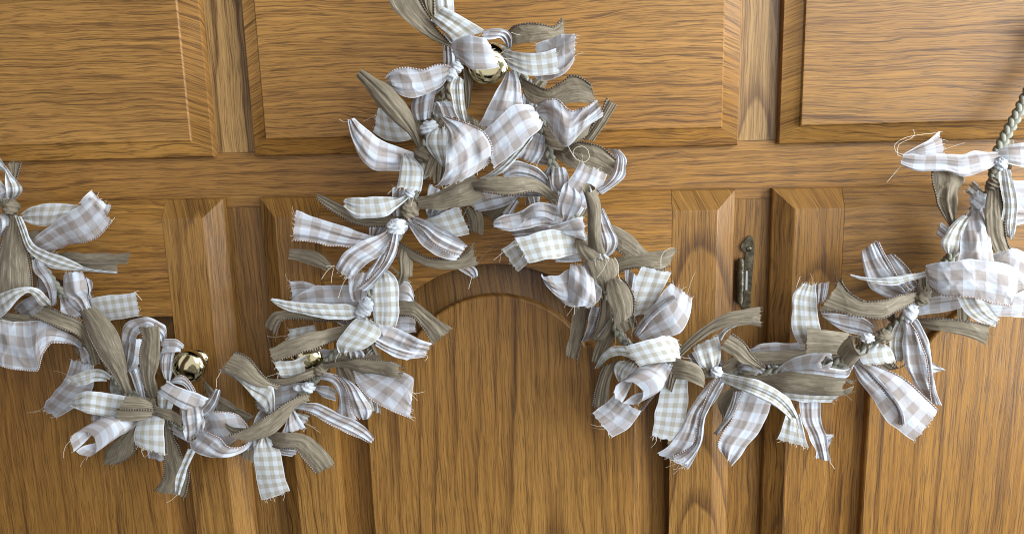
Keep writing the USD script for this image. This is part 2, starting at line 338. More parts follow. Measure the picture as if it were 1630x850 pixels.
def tube(P, r, sides=6, vlen=None):
    P = np.asarray(P, float); t = np.gradient(P, axis=0); t /= np.linalg.norm(t, axis=1, keepdims=True) + 1e-12
    a = np.cross(t, [0.13, 1.0, 0.21]); a /= np.linalg.norm(a, axis=1, keepdims=True) + 1e-12
    b = np.cross(t, a); ang = np.arange(sides) * 2 * np.pi / sides
    r = np.broadcast_to(r, (len(P),))
    V = P[:, None] + r[:, None, None] * (np.cos(ang)[None, :, None] * a[:, None] + np.sin(ang)[None, :, None] * b[:, None])
    i, j = np.meshgrid(np.arange(len(P) - 1), np.arange(sides), indexing='ij')
    q = np.stack([i * sides + j, i * sides + (j + 1) % sides, (i + 1) * sides + (j + 1) % sides, (i + 1) * sides + j], -1).reshape(-1, 4)
    L = np.r_[0, np.cumsum(np.linalg.norm(np.diff(P, axis=0), axis=1))]
    uv = np.stack(np.broadcast_arrays(ang[None] / 6.283 * 0.006, L[:, None]), -1).reshape(-1, 2)
    return V.reshape(-1, 3), np.vstack([q[:, [0, 2, 1]], q[:, [0, 3, 2]]]), uv
def join(parts):
    V, F, U, n = [], [], [], 0
    for v, f, u in parts: V.append(v); F.append(f + n); U.append(u); n += len(v)
    return (np.vstack(V), np.vstack(F)), np.vstack(U)
def resample(P, step):
    L = np.r_[0, np.cumsum(np.linalg.norm(np.diff(P, axis=0), axis=1))]
    s = np.linspace(0, L[-1], max(4, int(L[-1] / step)))
    return np.stack([np.interp(s, L, P[:, k]) for k in range(3)], 1), s

COUNT = [0]
def ribbon(kind, secs, hem='', curl=None, wr=1.0, fray=1, label=None, tip=0.0):
    """A strip of cloth between two edges. Each section: pixel of the first edge, pixel of the second edge, millimetres off the frame
    (optional: how much nearer the first edge is, and the bend across in radians, bulging towards the room)."""
    COUNT[0] += 1; seed = COUNT[0]; r = np.random.default_rng(1000 + seed)
    c0 = r.uniform(-0.5, 1.0) if curl is None else curl
    S = np.array([list(x) + [0.0, c0][len(x) - 5:] if len(x) < 7 else list(x) for x in secs], float)
    mid = (S[:, :2] + S[:, 2:4]) / 2
    stp = np.linalg.norm(np.diff(mid, axis=0), axis=1) + 0.6 * np.abs(np.diff(S[:, 4])) + 0.25 * np.linalg.norm(np.diff(S[:, :2] - S[:, 2:4], axis=0), axis=1)
    T = np.r_[0, np.cumsum(np.maximum(stp, 2.0))]
    nv = int(np.clip(T[-1] / 1.3, 20, 130)); t = np.linspace(0, T[-1], nv)
    Q = PchipInterpolator(T, S, axis=0)(t) if len(T) > 2 else np.stack([np.interp(t, T, S[:, k]) for k in range(7)], 1)
    w = 5                                                     # soften the kinks that the sections leave
    K = np.r_[[Q[0]] * w, Q, [Q[-1]] * w]; Q2 = sum(K[i:i + nv] for i in range(2 * w + 1)) / (2 * w + 1)
    f = np.minimum(np.arange(nv), np.arange(nv)[::-1]) / w; f = np.clip(f, 0, 1)[:, None]; Q = Q * (1 - f) + Q2 * f
    # cut ends are never quite square
    tilt = r.uniform(-1.6, 1.6, 2)
    P1 = np.array([at(q[0], q[1], (q[4] + q[5] / 2) / 1000) for q in Q]); P2 = np.array([at(q[2], q[3], (q[4] - q[5] / 2) / 1000) for q in Q])
    C, H = (P1 + P2) / 2, (P2 - P1) / 2
    tan = np.gradient(C, axis=0); tan /= np.linalg.norm(tan, axis=1, keepdims=True) + 1e-9
    hw = np.linalg.norm(H, axis=1)
    view = EYE - C; view /= np.linalg.norm(view, axis=1, keepdims=True)
    hn = H / (hw[:, None] + 1e-9)
    nrm = np.cross(tan, hn); nrm *= np.sign((nrm * view).sum(1, keepdims=True) + 1e-9)
    nrm = nrm + 0.6 * view; nrm -= hn * (nrm * hn).sum(1, keepdims=True); nrm /= np.linalg.norm(nrm, axis=1, keepdims=True) + 1e-9
    if tip:                                                   # a rolled end that opens towards the room
        ti = tan - view * (tan * view).sum(1, keepdims=True); ti -= hn * (ti * hn).sum(1, keepdims=True); ti /= np.linalg.norm(ti, axis=1, keepdims=True) + 1e-9
        vi = view - hn * (view * hn).sum(1, keepdims=True); vi /= np.linalg.norm(vi, axis=1, keepdims=True)
        be = tip * np.linspace(0, 1, nv)[:, None] ** 0.7; nrm = vi * np.cos(be) - ti * np.sin(be)
    nu = 25; s = np.linspace(-1, 1, nu)[None]
    Wd = WIDTH[kind]
    cv = Q[:, 6:7]; ac = np.abs(cv) + 1e-3
    m = np.where(ac < np.pi, np.sin(np.minimum(ac, np.pi) / 2), 1.0)
    lat = np.sin(s * ac / 2) / m; out = np.sign(cv) * (np.cos(s * ac / 2) - np.cos(ac / 2)) / m * hw[:, None]
    L = np.r_[0, np.cumsum(np.linalg.norm(np.diff(C, axis=0), axis=1))]
    arc = hw[:, None] * np.where(ac < np.pi, (ac / 2) / np.sin(np.minimum(ac, np.pi) / 2), ac / 2)
    half_ = 0.72 * np.minimum(arc, Wd / 2 * 1.1) + 0.28 * Wd / 2
    uu = Wd / 2 + s * half_; vv = L[:, None] + 0 * uu
    spare = np.clip(1 - 2 * hw[:, None] / Wd, 0, 0.85)        # cloth gathered towards its knot lies in pleats
    ph = r.uniform(0, 6.28, 3)
    pk = 0.4 if kind == 'O' else 1.0
    pleat = pk * spare * 0.0016 * np.sin(s * r.uniform(5, 9) + ph[0] + 9 * vv) + pk * spare * 0.0008 * np.sin(s * 15 + ph[1])
    pl = np.stack([uu * 42, vv * 22, 0 * uu + seed * 3.7], -1); ps = np.stack([uu * 120, vv * 60, 0 * uu + seed * 1.3], -1)
    amp = {'W': 0.0038, 'N': 0.0022, 'O': 0.0024}[kind] * wr
    wob = amp * (meshkit.noise(pl, seed) - 0.5) * 2 + 0.32 * amp * (meshkit.noise(ps, seed + 50) - 0.5) * 2
    if kind == 'O': wob += 0.0004 * wr * (meshkit.noise(np.stack([uu * 330, vv * 18, 0 * uu + seed], -1), seed) - 0.5) * 2
    cn = meshkit.noise(np.stack([uu * 75 + 40 * vv, vv * 60 - 30 * uu, 0 * uu + seed * 2.3], -1), seed + 80)
    wob += 0.16 * amp * (1 - np.abs(2 * cn - 1)) ** 4
    cn = meshkit.noise(np.stack([uu * 190 - 60 * vv, vv * 130, 0 * uu + seed * 5.3], -1), seed + 90)
    wob += (0.00022 if kind != 'N' else 0.00012) * wr * (1 - np.abs(2 * cn - 1)) ** 3
    wob *= np.clip(hw[:, None] / (0.25 * Wd), 0.25, 1)
    edgew = 0.0009 * (meshkit.noise(np.stack([vv * 90, 0 * vv + seed, s * 2 + 0 * vv], -1), 3) - 0.5) * 2 * np.abs(s) ** 6
    V = C[:, None] + H[:, None] * lat[..., None] + nrm[:, None] * (out + pleat + wob)[..., None] + hn[:, None] * edgew[..., None]
    for row, k in ((0, 0), (nv - 1, 1)):
        jag = (meshkit.noise(np.stack([uu[row] * 900, 0 * uu[row] + seed, 0 * uu[row] + k], -1), 9) - 0.5) * 0.0022 + tilt[k] * 0.0006 * s[0]
        V[row] += tan[row] * jag[:, None]
    i, j = np.meshgrid(np.arange(nv - 1), np.arange(nu - 1), indexing='ij'); a = i * nu + j
    F = np.vstack([np.stack([a, a + 1, a + nu + 1], -1).reshape(-1, 3), np.stack([a, a + nu + 1, a + nu], -1).reshape(-1, 3)])
    off = r.uniform(0, 0.02)
    uv = np.stack([uu, vv + off], -1).reshape(-1, 2)
    p = part(gar, NAME[kind], (V.reshape(-1, 3), F), kind, smooth=True, uv=uv, label=label)
    UsdGeom.PrimvarsAPI(stage.GetPrimAtPath(p)).CreatePrimvar('from_edge', Sdf.ValueTypeNames.FloatArray, 'vertex').Set(Vt.FloatArray.FromNumpy(((1 - np.abs(s)) * hw[:, None]).ravel().astype(np.float32)))
    tubes = []
    for side in hem:
        sgn, e, nx = (-1, 0, 1) if side == 'L' else (1, nu - 1, nu - 2)
        path = V[:, e] * 0.72 + V[:, nx] * 0.28 + nrm * 0.0003
        path, ss = resample(path, 0.0006)
        tubes.append(tube(path, (0.00075 if kind == 'O' else 0.0006) * (1 + 0.28 * np.sin(ss / 0.0024 * 6.283) + 0.5 * (meshkit.noise(np.stack([ss * 400, ss * 0 + seed, ss * 0], -1), 4) - 0.5))))
    if tubes:
        mesh, u2 = join(tubes); part(p, 'hem_stitching', mesh, 'hemO' if kind == 'O' else 'hemW', smooth=True, uv=u2)
    th = []
    for row, sg in ((0, -1), (nv - 1, 1)):
        if hw[row] * 2 < 0.42 * Wd or not fray: continue
        for n_ in range(int(r.integers(12, 26))):
            k = int(r.integers(0, nu)); big_ = n_ < r.integers(0, 4)
            ln = r.uniform(0.004, 0.010) if big_ else r.uniform(0.0008, 0.0024)
            d = tan[row] * sg + r.normal(0, 0.55, 3); d2 = r.normal(0, 0.6, 3)
            q = np.linspace(0, 1, 6 if big_ else 3)[:, None]
            th.append(tube(V[row, k] - 0.0004 * tan[row] * sg + q * ln * d + q * q * ln * d2, 0.00013, 3))
    if th:
        mesh, u2 = join(th); q_ = part(p, 'frayed_end', mesh, 'fray' if kind != 'O' else 'frayO', smooth=True, uv=u2)
        stage.GetPrimAtPath(q_).SetCustomDataByKey('kind', 'stuff')
    return p
def W(secs, hem='', **k): return ribbon('W', secs, hem, **k)
def N(secs, hem='', **k): return ribbon('N', secs, hem, **k)
def O(secs, hem='', **k): return ribbon('O', secs, hem, **k)

def knot(kind, x, y, rx, ry, d, ang=0.0):
    """A tight knot of cloth: a lump of wound folds."""
    COUNT[0] += 1; r = np.random.default_rng(5000 + COUNT[0])
    th, ph = np.meshgrid(np.linspace(0.06, math.pi - 0.06, 26), np.linspace(0, 2 * math.pi, 49), indexing='ij')
    k, tw, p0 = r.choice([2.0, 3.0]), r.uniform(2.5, 4.5), r.uniform(0, 6)
    crease = np.abs(np.sin((k * ph + tw * 2 * np.cos(th) + p0) / 2 * 1.0)) ** 0.7
    n = np.stack([np.sin(th) * np.cos(ph), np.sin(th) * np.sin(ph), np.cos(th)], -1)
    crease = 0.7 * crease + 0.3 * np.abs(np.sin(2.5 * ph + 5 * np.cos(th) + p0)) ** 0.6
    R = 0.60 + 0.34 * crease + 0.42 * (meshkit.fbm(n * 3.2 + COUNT[0] * 7.7, 3, COUNT[0]) - 0.5)
    sc = 0.00058
    loc = n * R[..., None] * np.array([rx * sc, min(rx, ry) * sc * 0.95, ry * sc])
    ca, sa = math.cos(ang), math.sin(ang)
    loc = np.stack([ca * loc[..., 0] - sa * loc[..., 2], loc[..., 1], sa * loc[..., 0] + ca * loc[..., 2]], -1)
    V = loc + at(x, y, d / 1000)
    nu = V.shape[1]; i, j = np.meshgrid(np.arange(V.shape[0] - 1), np.arange(nu - 1), indexing='ij'); a = i * nu + j
    F = np.vstack([np.stack([a, a + nu + 1, a + 1], -1).reshape(-1, 3), np.stack([a, a + nu, a + nu + 1], -1).reshape(-1, 3)])
    uv = np.stack([th * ry * sc * 2, ph * rx * sc], -1).reshape(-1, 2)
    return part(gar, 'gingham_knot' if kind != 'O' else 'olive_knot', (V.reshape(-1, 3), F), kind, smooth=True, uv=uv)

def thread(pts, d, r=0.0002):
    P = np.array([at(x, y, d / 1000) for x, y in pts]); t = np.arange(len(P), dtype=float)
    q = np.linspace(0, len(P) - 1, 8 * len(P)); P = PchipInterpolator(t, P)(q) if len(P) > 2 else np.stack([np.interp(q, t, P[:, k]) for k in range(3)], 1)
    v, f, u = tube(P, r, 5); part(gar, 'loose_thread', (v, f), 'fray', smooth=True, uv=u)

def cord(rows):
    P = np.array([at(x, y, d / 1000) for x, y, d in rows]); t = np.r_[0, np.cumsum(np.linalg.norm(np.diff(P, axis=0), axis=1))]
    q = np.linspace(0, t[-1], int(t[-1] / 0.0012)); C = PchipInterpolator(t, P)(q)
    tan = np.gradient(C, axis=0); tan /= np.linalg.norm(tan, axis=1, keepdims=True)
    a = np.cross(tan, [0, 1.0, 0]); a /= np.linalg.norm(a, axis=1, keepdims=True); b = np.cross(tan, a)
    cp = xform('braided_cord', gar)
    for k in range(3):
        w = q / 0.021 * 6.283 + k * 6.283 / 3
        path = C + a * (0.0026 * np.sin(w))[:, None] + b * (0.0019 * np.sin(2 * w))[:, None]
        v, f, u = tube(path, 0.0024, 8)
        part(cp, 'cord_strand', (v, f), 'cord', smooth=True, uv=u)

cord([(-22, 250, 40), (12, 330, 42), (55, 405, 44), (100, 470, 44), (140, 500, 46), (165, 560, 46), (195, 615, 48), (238, 645, 50), (280, 680, 50), (320, 690, 50), (380, 690, 50), (430, 678, 50), (480, 632, 50), (512, 588, 50), (545, 550, 48), (580, 490, 48), (610, 420, 48), (640, 360, 48), (654, 325, 48), (672, 246, 46), (690, 200, 44), (722, 118, 38), (752, 84, 33), (778, 76, 32), (804, 84, 33), (840, 140, 38), (862, 200, 44), (874, 245, 46), (888, 280, 46), (905, 320, 48), (930, 385, 48), (960, 420, 50), (966, 470, 50), (985, 530, 50), (1040, 575, 52), (1085, 582, 52), (1125, 592, 52), (1200, 594, 52), (1280, 592, 52), (1340, 575, 52), (1405, 534, 52), (1450, 495, 52), (1468, 470, 52), (1500, 430, 50), (1550, 338, 48), (1580, 295, 48), (1585, 255, 46), (1598, 222, 44), (1618, 185, 42), (1640, 140, 38), (1660, 100, 34)])

# ---- left swag
N([(-12, 228, -8, 262, 70), (3, 252, -2, 268, 74), (14, 272, 11, 276, 78), (37, 300, 11, 302, 80), (22, 318, 15, 316, 66)], curl=.6)
O([(33, 258, 12, 260, 34), (30, 275, 16, 275, 38), (25, 292, 14, 288, 42)], 'L')
knot('O', 17, 330, 17, 16, 56, .3)
O([(15, 344, 31, 344, 60), (5, 380, 36, 380, 66), (-8, 420, 46, 408, 70), (-16, 470, 52, 460, 72)], 'LR', curl=.9)
N([(34, 344, 25, 346, 64), (44, 366, 33, 372, 70), (52, 388, 44, 400, 74), (80, 401, 68, 421, 78), (120, 417, 98, 429, 80), (146, 428, 138, 432, 80), (186, 432, 184, 435, 78)], curl=.6)
N([(34, 341, 36, 350, 62), (48, 331, 48, 356, 66), (78, 323, 70, 362, 68), (112, 326, 95, 352, 64), (135, 330, 120, 345, 58)], curl=.6)
W([(130, 322, 160, 352, 70), (139, 311, 170, 342, 72), (145, 306, 177, 327, 66)])
W([(52, 384, 74, 400, 62), (62, 374, 94, 396, 68), (80, 360, 112, 388, 74), (112, 338, 144, 384, 82), (143, 313, 177, 352, 84)], 'R', curl=.35, wr=.6)
O([(95, 402, 98, 412, 58), (120, 403, 122, 418, 66), (160, 404, 165, 421, 70), (207, 403, 204, 421, 74)], curl=1.2)
O([(115, 415, 120, 420, 60), (150, 420, 150, 430, 64), (188, 420, 184, 433, 62)], 'R')
W([(-15, 290, 2, 292, 60), (-15, 312, 13, 306, 68), (-15, 325, 10, 316, 60)])
W([(-15, 340, 2, 340, 56), (-15, 372, 14, 352, 66), (-15, 388, 8, 374, 60)])
N([(-12, 470, -6, 510, 80), (8, 464, 14, 492, 86), (24, 459, 28, 475, 88), (42, 457, 44, 466, 84), (60, 461, 52, 470, 76), (78, 476, 62, 486, 66), (84, 484, 72, 487, 60)], curl=.5)
W([(52, 415, 66, 412, 60), (54, 432, 72, 424, 64), (68, 446, 86, 446, 68), (76, 460, 92, 462, 66), (82, 484, 88, 486, 58)], curl=.8)
W([(136, 480, 142, 476, 60), (138, 468, 148, 455, 62), (128, 440, 147, 446, 58)])
W([(96, 478, 112, 470, 58), (97, 494, 125, 486, 66), (110, 508, 148, 500, 64)])
W([(134, 501, 147, 495, 62), (120, 480, 140, 474, 72), (97, 464, 142, 455, 80), (98, 436, 134, 434, 76)], curl=1.5)
N([(135, 478, 148, 515, 54), (141, 476, 152, 514, 60), (180, 470, 187, 509, 64), (216, 465, 222, 504, 66)], curl=.2, wr=.5)
O([(128, 495, 150, 489, 76), (138, 522, 178, 512, 84), (152, 552, 193, 542, 88), (172, 584, 201, 578, 84), (190, 612, 204, 604, 76), (195, 626, 212, 624, 64)], 'L', curl=1.0)
O([(-10, 490, -10, 505, 62), (20, 500, 15, 515, 66), (60, 505, 50, 517, 68), (90, 515, 85, 522, 70)], 'R')
O([(74, 487, 48, 503, 80), (100, 498, 80, 514, 84), (138, 518, 125, 532, 80), (150, 545, 138, 550, 72), (158, 580, 148, 580, 62)], 'LR', curl=-.7)
W([(131, 548, 128, 556, 64), (116, 533, 108, 548, 74), (92, 523, 84, 545, 80), (62, 513, 68, 565, 82), (40, 514, 60, 591, 80), (10, 510, 20, 585, 76), (-14, 504, -14, 574, 74)], 'R', curl=.5, wr=1.5)
W([(126, 556, 134, 552, 58), (128, 574, 144, 562, 64), (134, 580, 146, 578, 58)])
W([(116, 572, 150, 580, 46), (106, 600, 150, 612, 46), (88, 622, 126, 642, 44), (69, 648, 90, 665, 40)], curl=.8)
N([(177, 598, 170, 606, 64), (154, 586, 150, 607, 70), (132, 592, 137, 613, 72), (109, 600, 122, 615, 70)], curl=.4)
N([(205, 630, 195, 664, 68), (170, 626, 165, 660, 76), (140, 621, 138, 655, 80), (120, 631, 125, 650, 78), (106, 640, 110, 643, 76)], curl=.5)
W([(150, 640, 180, 650, 40), (144, 668, 170, 672, 38)])
O([(222, 672, 210, 680, 48), (218, 694, 190, 695, 48), (217, 715, 165, 722, 42), (186, 738, 164, 737, 38)], 'L')
W([(206, 654, 224, 668, 66, 0, 1.2), (186, 660, 212, 680, 76, 0, 2.0), (150, 675, 178, 704, 86, 0, 5.0), (104, 700, 132, 735, 94, 0, 6.2)], wr=.4, tip=0.8)
O([(245, 650, 240, 664, 76), (215, 652, 215, 668, 84), (187, 652, 185, 669, 86)], 'L', curl=.6)
O([(242, 640, 245, 652, 80), (222, 633, 225, 652, 86), (198, 631, 191, 651, 88)], 'R', curl=.5)
N([(232, 662, 250, 658, 70), (220, 672, 262, 667, 80), (214, 692, 262, 694, 88), (216, 707, 262, 724, 88)], curl=.6, wr=.6)
W([(234, 708, 256, 718, 48), (238, 728, 258, 733, 44)])
O([(258, 660, 268, 662, 58), (262, 690, 277, 692, 60), (262, 724, 291, 722, 60), (263, 750, 303, 750, 58), (248, 778, 294, 790, 52)], 'LR', curl=.4)
N([(300, 714, 312, 716, 68), (288, 740, 302, 738, 72), (279, 762, 293, 766, 72), (279, 780, 286, 788, 70)], curl=1.0)
W([(322, 692, 330, 700, 66), (326, 662, 345, 702, 70), (342, 654, 365, 707, 74), (374, 658, 388, 692, 70), (394, 680, 397, 697, 62)], 'L')
W([(330, 684, 299, 706, 84), (334, 685, 304, 718, 88), (348, 692, 316, 724, 90), (368, 709, 346, 729, 90), (390, 704, 380, 721, 82), (400, 690, 398, 706, 72)], 'L', curl=.5)
W([(266, 606, 253, 626, 80), (282, 613, 268, 638, 84), (300, 620, 286, 649, 84), (330, 633, 312, 657, 74)], curl=1.3)
W([(276, 602, 268, 610, 76), (288, 597, 288, 612, 78), (311, 623, 303, 630, 72)], 'L')
W([(290, 650, 322, 646, 82), (289, 672, 324, 664, 90), (293, 694, 319, 692, 86), (296, 704, 312, 700, 78)], wr=2)
W([(316, 652, 326, 664, 82), (330, 636, 343, 650, 90), (343, 617, 351, 622, 94)], curl=-.8)
O([(322, 600, 328, 620, 38), (345, 625, 336, 648, 44), (380, 648, 365, 668, 44), (404, 662, 392, 674, 42)])
O([(378, 649, 371, 657, 52), (402, 660, 396, 669, 56)], wr=.4)
O([(241, 647, 246, 659, 76), (262, 650, 266, 668, 80), (290, 662, 290, 680, 72)], 'R')
W([(262, 672, 272, 690, 58), (285, 685, 292, 700, 60), (304, 698, 308, 708, 58)])
# loops behind the upright olive strip
W([(255, 540, 255, 562, 54), (275, 540, 272, 562, 56), (293, 552, 286, 560, 52)], wr=1.5)
W([(258, 560, 280, 558, 46), (254, 582, 276, 580, 46), (262, 602, 272, 608, 44)])
W([(206, 585, 220, 580, 50), (216, 615, 228, 610, 54), (222, 634, 232, 634, 54)])
W([(200, 586, 206, 592, 60), (200, 560, 222, 578, 66), (205, 535, 226, 540, 68)])
W([(194, 558, 212, 574, 64), (192, 530, 216, 545, 72), (206, 510, 222, 530, 76), (232, 505, 234, 521, 78), (254, 513, 246, 529, 72), (266, 522, 256, 541, 66), (266, 534, 256, 544, 60)], curl=.6)
O([(222, 521, 255, 518, 90), (226, 540, 256, 540, 92), (222, 568, 254, 570, 90), (226, 596, 247, 600, 82), (238, 632, 250, 632, 68)], 'L', curl=.8)
knot('O', 240, 640, 10, 9, 62); knot('W', 308, 684, 11, 10, 70); knot('W', 140, 503, 12, 9, 62)

# ---- left swag rising to the middle
O([(374, 560, 354, 590, 80), (390, 566, 364, 595, 82), (404, 578, 380, 600, 84), (418, 598, 400, 611, 80), (447, 613, 440, 619, 72)], 'L', curl=.5)
O([(420, 602, 430, 616, 64), (450, 602, 452, 614, 68), (480, 592, 484, 605, 70), (510, 584, 508, 597, 64)], 'R')
N([(349, 587, 354, 592, 70), (372, 597, 378, 604, 74), (402, 606, 400, 630, 76), (436, 617, 416, 648, 76), (438, 655, 424, 656, 74)], curl=.3)
W([(434, 616, 438, 648, 56), (460, 610, 462, 642, 58), (486, 608, 488, 630, 58)])
O([(358, 672, 362, 682, 76), (372, 680, 370, 692, 80), (398, 682, 388, 697, 82)])
O([(488, 626, 492, 637, 74), (470, 633, 472, 648, 80), (440, 651, 456, 670, 86), (404, 674, 425, 695, 90), (365, 692, 392, 703, 90)], 'L', curl=.7)
W([(468, 650, 462, 655, 66), (474, 662, 452, 682, 70), (486, 680, 446, 690, 70)])
N([(418, 694, 426, 694, 76), (408, 706, 434, 703, 80), (404, 722, 446, 720, 84), (407, 750, 452, 749, 86), (417, 795, 461, 781, 84)], curl=.3, wr=.5)
O([(422, 690, 424, 700, 74), (440, 687, 434, 708, 80), (458, 688, 448, 713, 86), (482, 692, 466, 713, 88), (508, 709, 484, 730, 86), (532, 738, 502, 753, 82)], 'R', curl=.6)
W([(442, 712, 446, 723, 58), (474, 716, 466, 727, 56)])
O([(385, 706, 408, 698, 36), (380, 722, 408, 737, 34)])
N([(500, 518, 505, 530, 50), (462, 524, 458, 542, 52)])
N([(484, 566, 488, 594, 60), (458, 574, 466, 600, 62), (436, 573, 447, 602, 64)])
O([(560, 500, 560, 510, 50), (510, 499, 510, 512, 56), (470, 495, 468, 507, 58), (440, 496, 448, 512, 58), (423, 518, 441, 533, 54)], 'R')
O([(568, 505, 560, 518, 60), (546, 519, 544, 534, 68), (500, 527, 508, 552, 78), (462, 539, 478, 562, 82), (427, 556, 436, 575, 82)], 'R', curl=.5)
W([(500, 452, 505, 470, 42), (480, 448, 485, 470, 46), (463, 448, 466, 476, 46)], wr=1.6)
W([(574, 470, 574, 488, 60), (556, 452, 562, 490, 64), (520, 453, 530, 492, 64), (485, 463, 490, 490, 62), (456, 485, 460, 490, 60)])
N([(572, 490, 572, 500, 72), (545, 484, 552, 509, 78), (500, 484, 512, 506, 82), (460, 480, 462, 495, 82), (431, 476, 433, 480, 80)], curl=.8)
W([(595, 552, 597, 566, 44), (580, 566, 588, 578, 48)])
W([(495, 560, 500, 574, 40), (520, 556, 525, 572, 44), (546, 560, 543, 572, 44)])
W([(552, 552, 562, 549, 60), (556, 568, 580, 566, 64), (558, 577, 578, 573, 58)], wr=1.6)
O([(575, 550, 592, 543, 44), (580, 571, 607, 571, 46)])
O([(628, 482, 630, 502, 60), (655, 480, 656, 504, 66), (680, 495, 670, 520, 68), (702, 511, 682, 538, 70), (719, 521, 688, 551, 70)], 'R', curl=.4)
W([(625, 450, 630, 482, 50), (648, 447, 645, 482, 54), (659, 470, 656, 487, 50)])
W([(625, 500, 632, 527, 54), (645, 498, 645, 529, 56), (663, 504, 660, 527, 54)])
W([(588, 510, 590, 530, 66), (612, 514, 600, 548, 72), (645, 530, 622, 563, 76), (672, 543, 650, 572, 78), (687, 549, 676, 570, 76)], wr=1.8)
W([(600, 538, 597, 548, 80), (625, 551, 621, 563, 82), (662, 561, 648, 573, 80)])
N([(574, 503, 592, 512, 68), (562, 511, 606, 532, 80), (546, 530, 594, 547, 84), (535, 545, 580, 556, 84), (540, 561, 564, 558, 82)], curl=.4, wr=.6)
N([(604, 434, 614, 430, 76), (594, 446, 630, 444, 86), (592, 466, 635, 462, 92), (594, 490, 636, 490, 94), (595, 515, 631, 518, 92)], curl=.5, wr=.4)
knot('W', 582, 488, 14, 17, 72); knot('W', 574, 499, 10, 9, 76)
W([(500, 612, 502, 624, 56), (520, 613, 516, 634, 58), (536, 622, 533, 638, 56)])
N([(563, 604, 572, 602, 54), (586, 640, 604, 632, 56), (592, 653, 607, 659, 54)])
W([(560, 586, 574, 584, 64), (566, 606, 608, 592, 72), (586, 632, 636, 592, 78), (618, 652, 658, 604, 82), (652, 665, 657, 624, 80)], 'L', curl=.4)
W([(515, 593, 512, 603, 70), (540, 598, 528, 608, 74), (553, 620, 538, 622, 76), (558, 648, 540, 642, 74), (569, 668, 533, 661, 70)], 'R', curl=.6)
W([(534, 598, 548, 601, 74), (548, 612, 566, 614, 80), (553, 630, 580, 632, 84), (558, 652, 593, 654, 84), (572, 666, 586, 667, 82)], 'L', curl=.7)
W([(468, 641, 470, 650, 68), (500, 640, 492, 656, 72), (534, 654, 514, 668, 74), (570, 670, 545, 684, 74), (596, 696, 589, 706, 72)], 'R', curl=.5)
O([(520, 577, 522, 585, 62), (560, 566, 560, 576, 64), (607, 565, 606, 575, 64)])
O([(513, 578, 518, 589, 70), (540, 574, 545, 585, 78), (575, 571, 580, 594, 86, 0, 1.6), (612, 574, 610, 597, 88, 0, 2.8), (642, 580, 643, 598, 88, 0, 6.0)], 'L', wr=.6, tip=0.5)
knot('W', 491, 617, 13, 11, 66); knot('W', 474, 618, 9, 7, 64); knot('O', 482, 633, 13, 11, 72); knot('O', 510, 590, 12, 11, 66)

# ---- below the left of the middle bow
O([(642, 343, 642, 353, 62), (610, 345, 612, 360, 64), (575, 341, 578, 360, 62), (545, 325, 548, 348, 60), (504, 308, 503, 315, 56)], 'R', curl=-.6)
N([(652, 302, 656, 310, 76), (630, 314, 634, 329, 80), (600, 313, 608, 347, 84), (575, 313, 575, 349, 84), (548, 315, 549, 331, 82)], curl=.5)
W([(610, 376, 600, 388, 60), (575, 370, 558, 393, 64), (545, 359, 530, 391, 70), (508, 347, 500, 385, 72), (472, 336, 466, 382, 72)], 'R', curl=.3, wr=.7)
O([(530, 424, 522, 431, 42), (500, 400, 491, 421, 48), (463, 396, 457, 412, 52)], curl=1.0)
N([(676, 350, 694, 367, 52), (705, 339, 722, 377, 56), (729, 330, 749, 371, 56)], curl=.2)
W([(678, 328, 682, 354, 46), (712, 326, 712, 347, 46)])
O([(634, 382, 638, 398, 60), (660, 400, 658, 414, 66), (690, 411, 684, 426, 70), (722, 412, 722, 429, 72), (750, 388, 762, 423, 74)], 'L', curl=.6)
W([(722, 422, 740, 420, 48), (745, 438, 761, 430, 48), (753, 442, 761, 439, 48)])
O([(618, 420, 646, 452, 48), (640, 438, 656, 450, 46)])
O([(640, 392, 646, 398, 58), (634, 408, 656, 418, 66), (636, 432, 656, 440, 66), (626, 452, 650, 440, 54)], curl=1.8)
W([(650, 345, 650, 357, 72), (668, 347, 660, 374, 78), (700, 361, 678, 396, 82), (728, 377, 704, 410, 82), (745, 390, 728, 413, 80)], curl=-.9)
W([(650, 348, 655, 354, 78), (672, 368, 680, 356, 84), (692, 392, 704, 370, 88), (728, 405, 742, 390, 86)], 'L', curl=.3)
W([(620, 365, 630, 372, 78), (602, 373, 618, 392, 84), (573, 386, 606, 407, 90), (549, 402, 580, 422, 92), (533, 427, 562, 447, 88)], curl=.9)
W([(632, 372, 620, 378, 74), (624, 392, 606, 404, 74), (612, 420, 588, 427, 76), (600, 442, 570, 452, 76), (582, 463, 560, 466, 72)])
W([(560, 440, 602, 430, 74), (556, 462, 592, 450, 78), (562, 480, 582, 472, 76)], wr=1.5)
W([(624, 369, 636, 372, 82), (620, 386, 634, 394, 90), (613, 410, 625, 416, 94), (595, 436, 607, 441, 94), (568, 458, 585, 464, 92)], 'L', curl=.8)
knot('W', 632, 362, 19, 15, 78, .3); knot('O', 652, 333, 17, 21, 70); knot('W', 652, 308, 9, 9, 76)
W([(626, 298, 652, 305, 58), (624, 318, 650, 318, 54)])
N([(634, 245, 652, 247, 70), (638, 251, 664, 257, 80), (635, 275, 675, 276, 90), (631, 299, 671, 304, 92)], curl=.6, wr=.4)

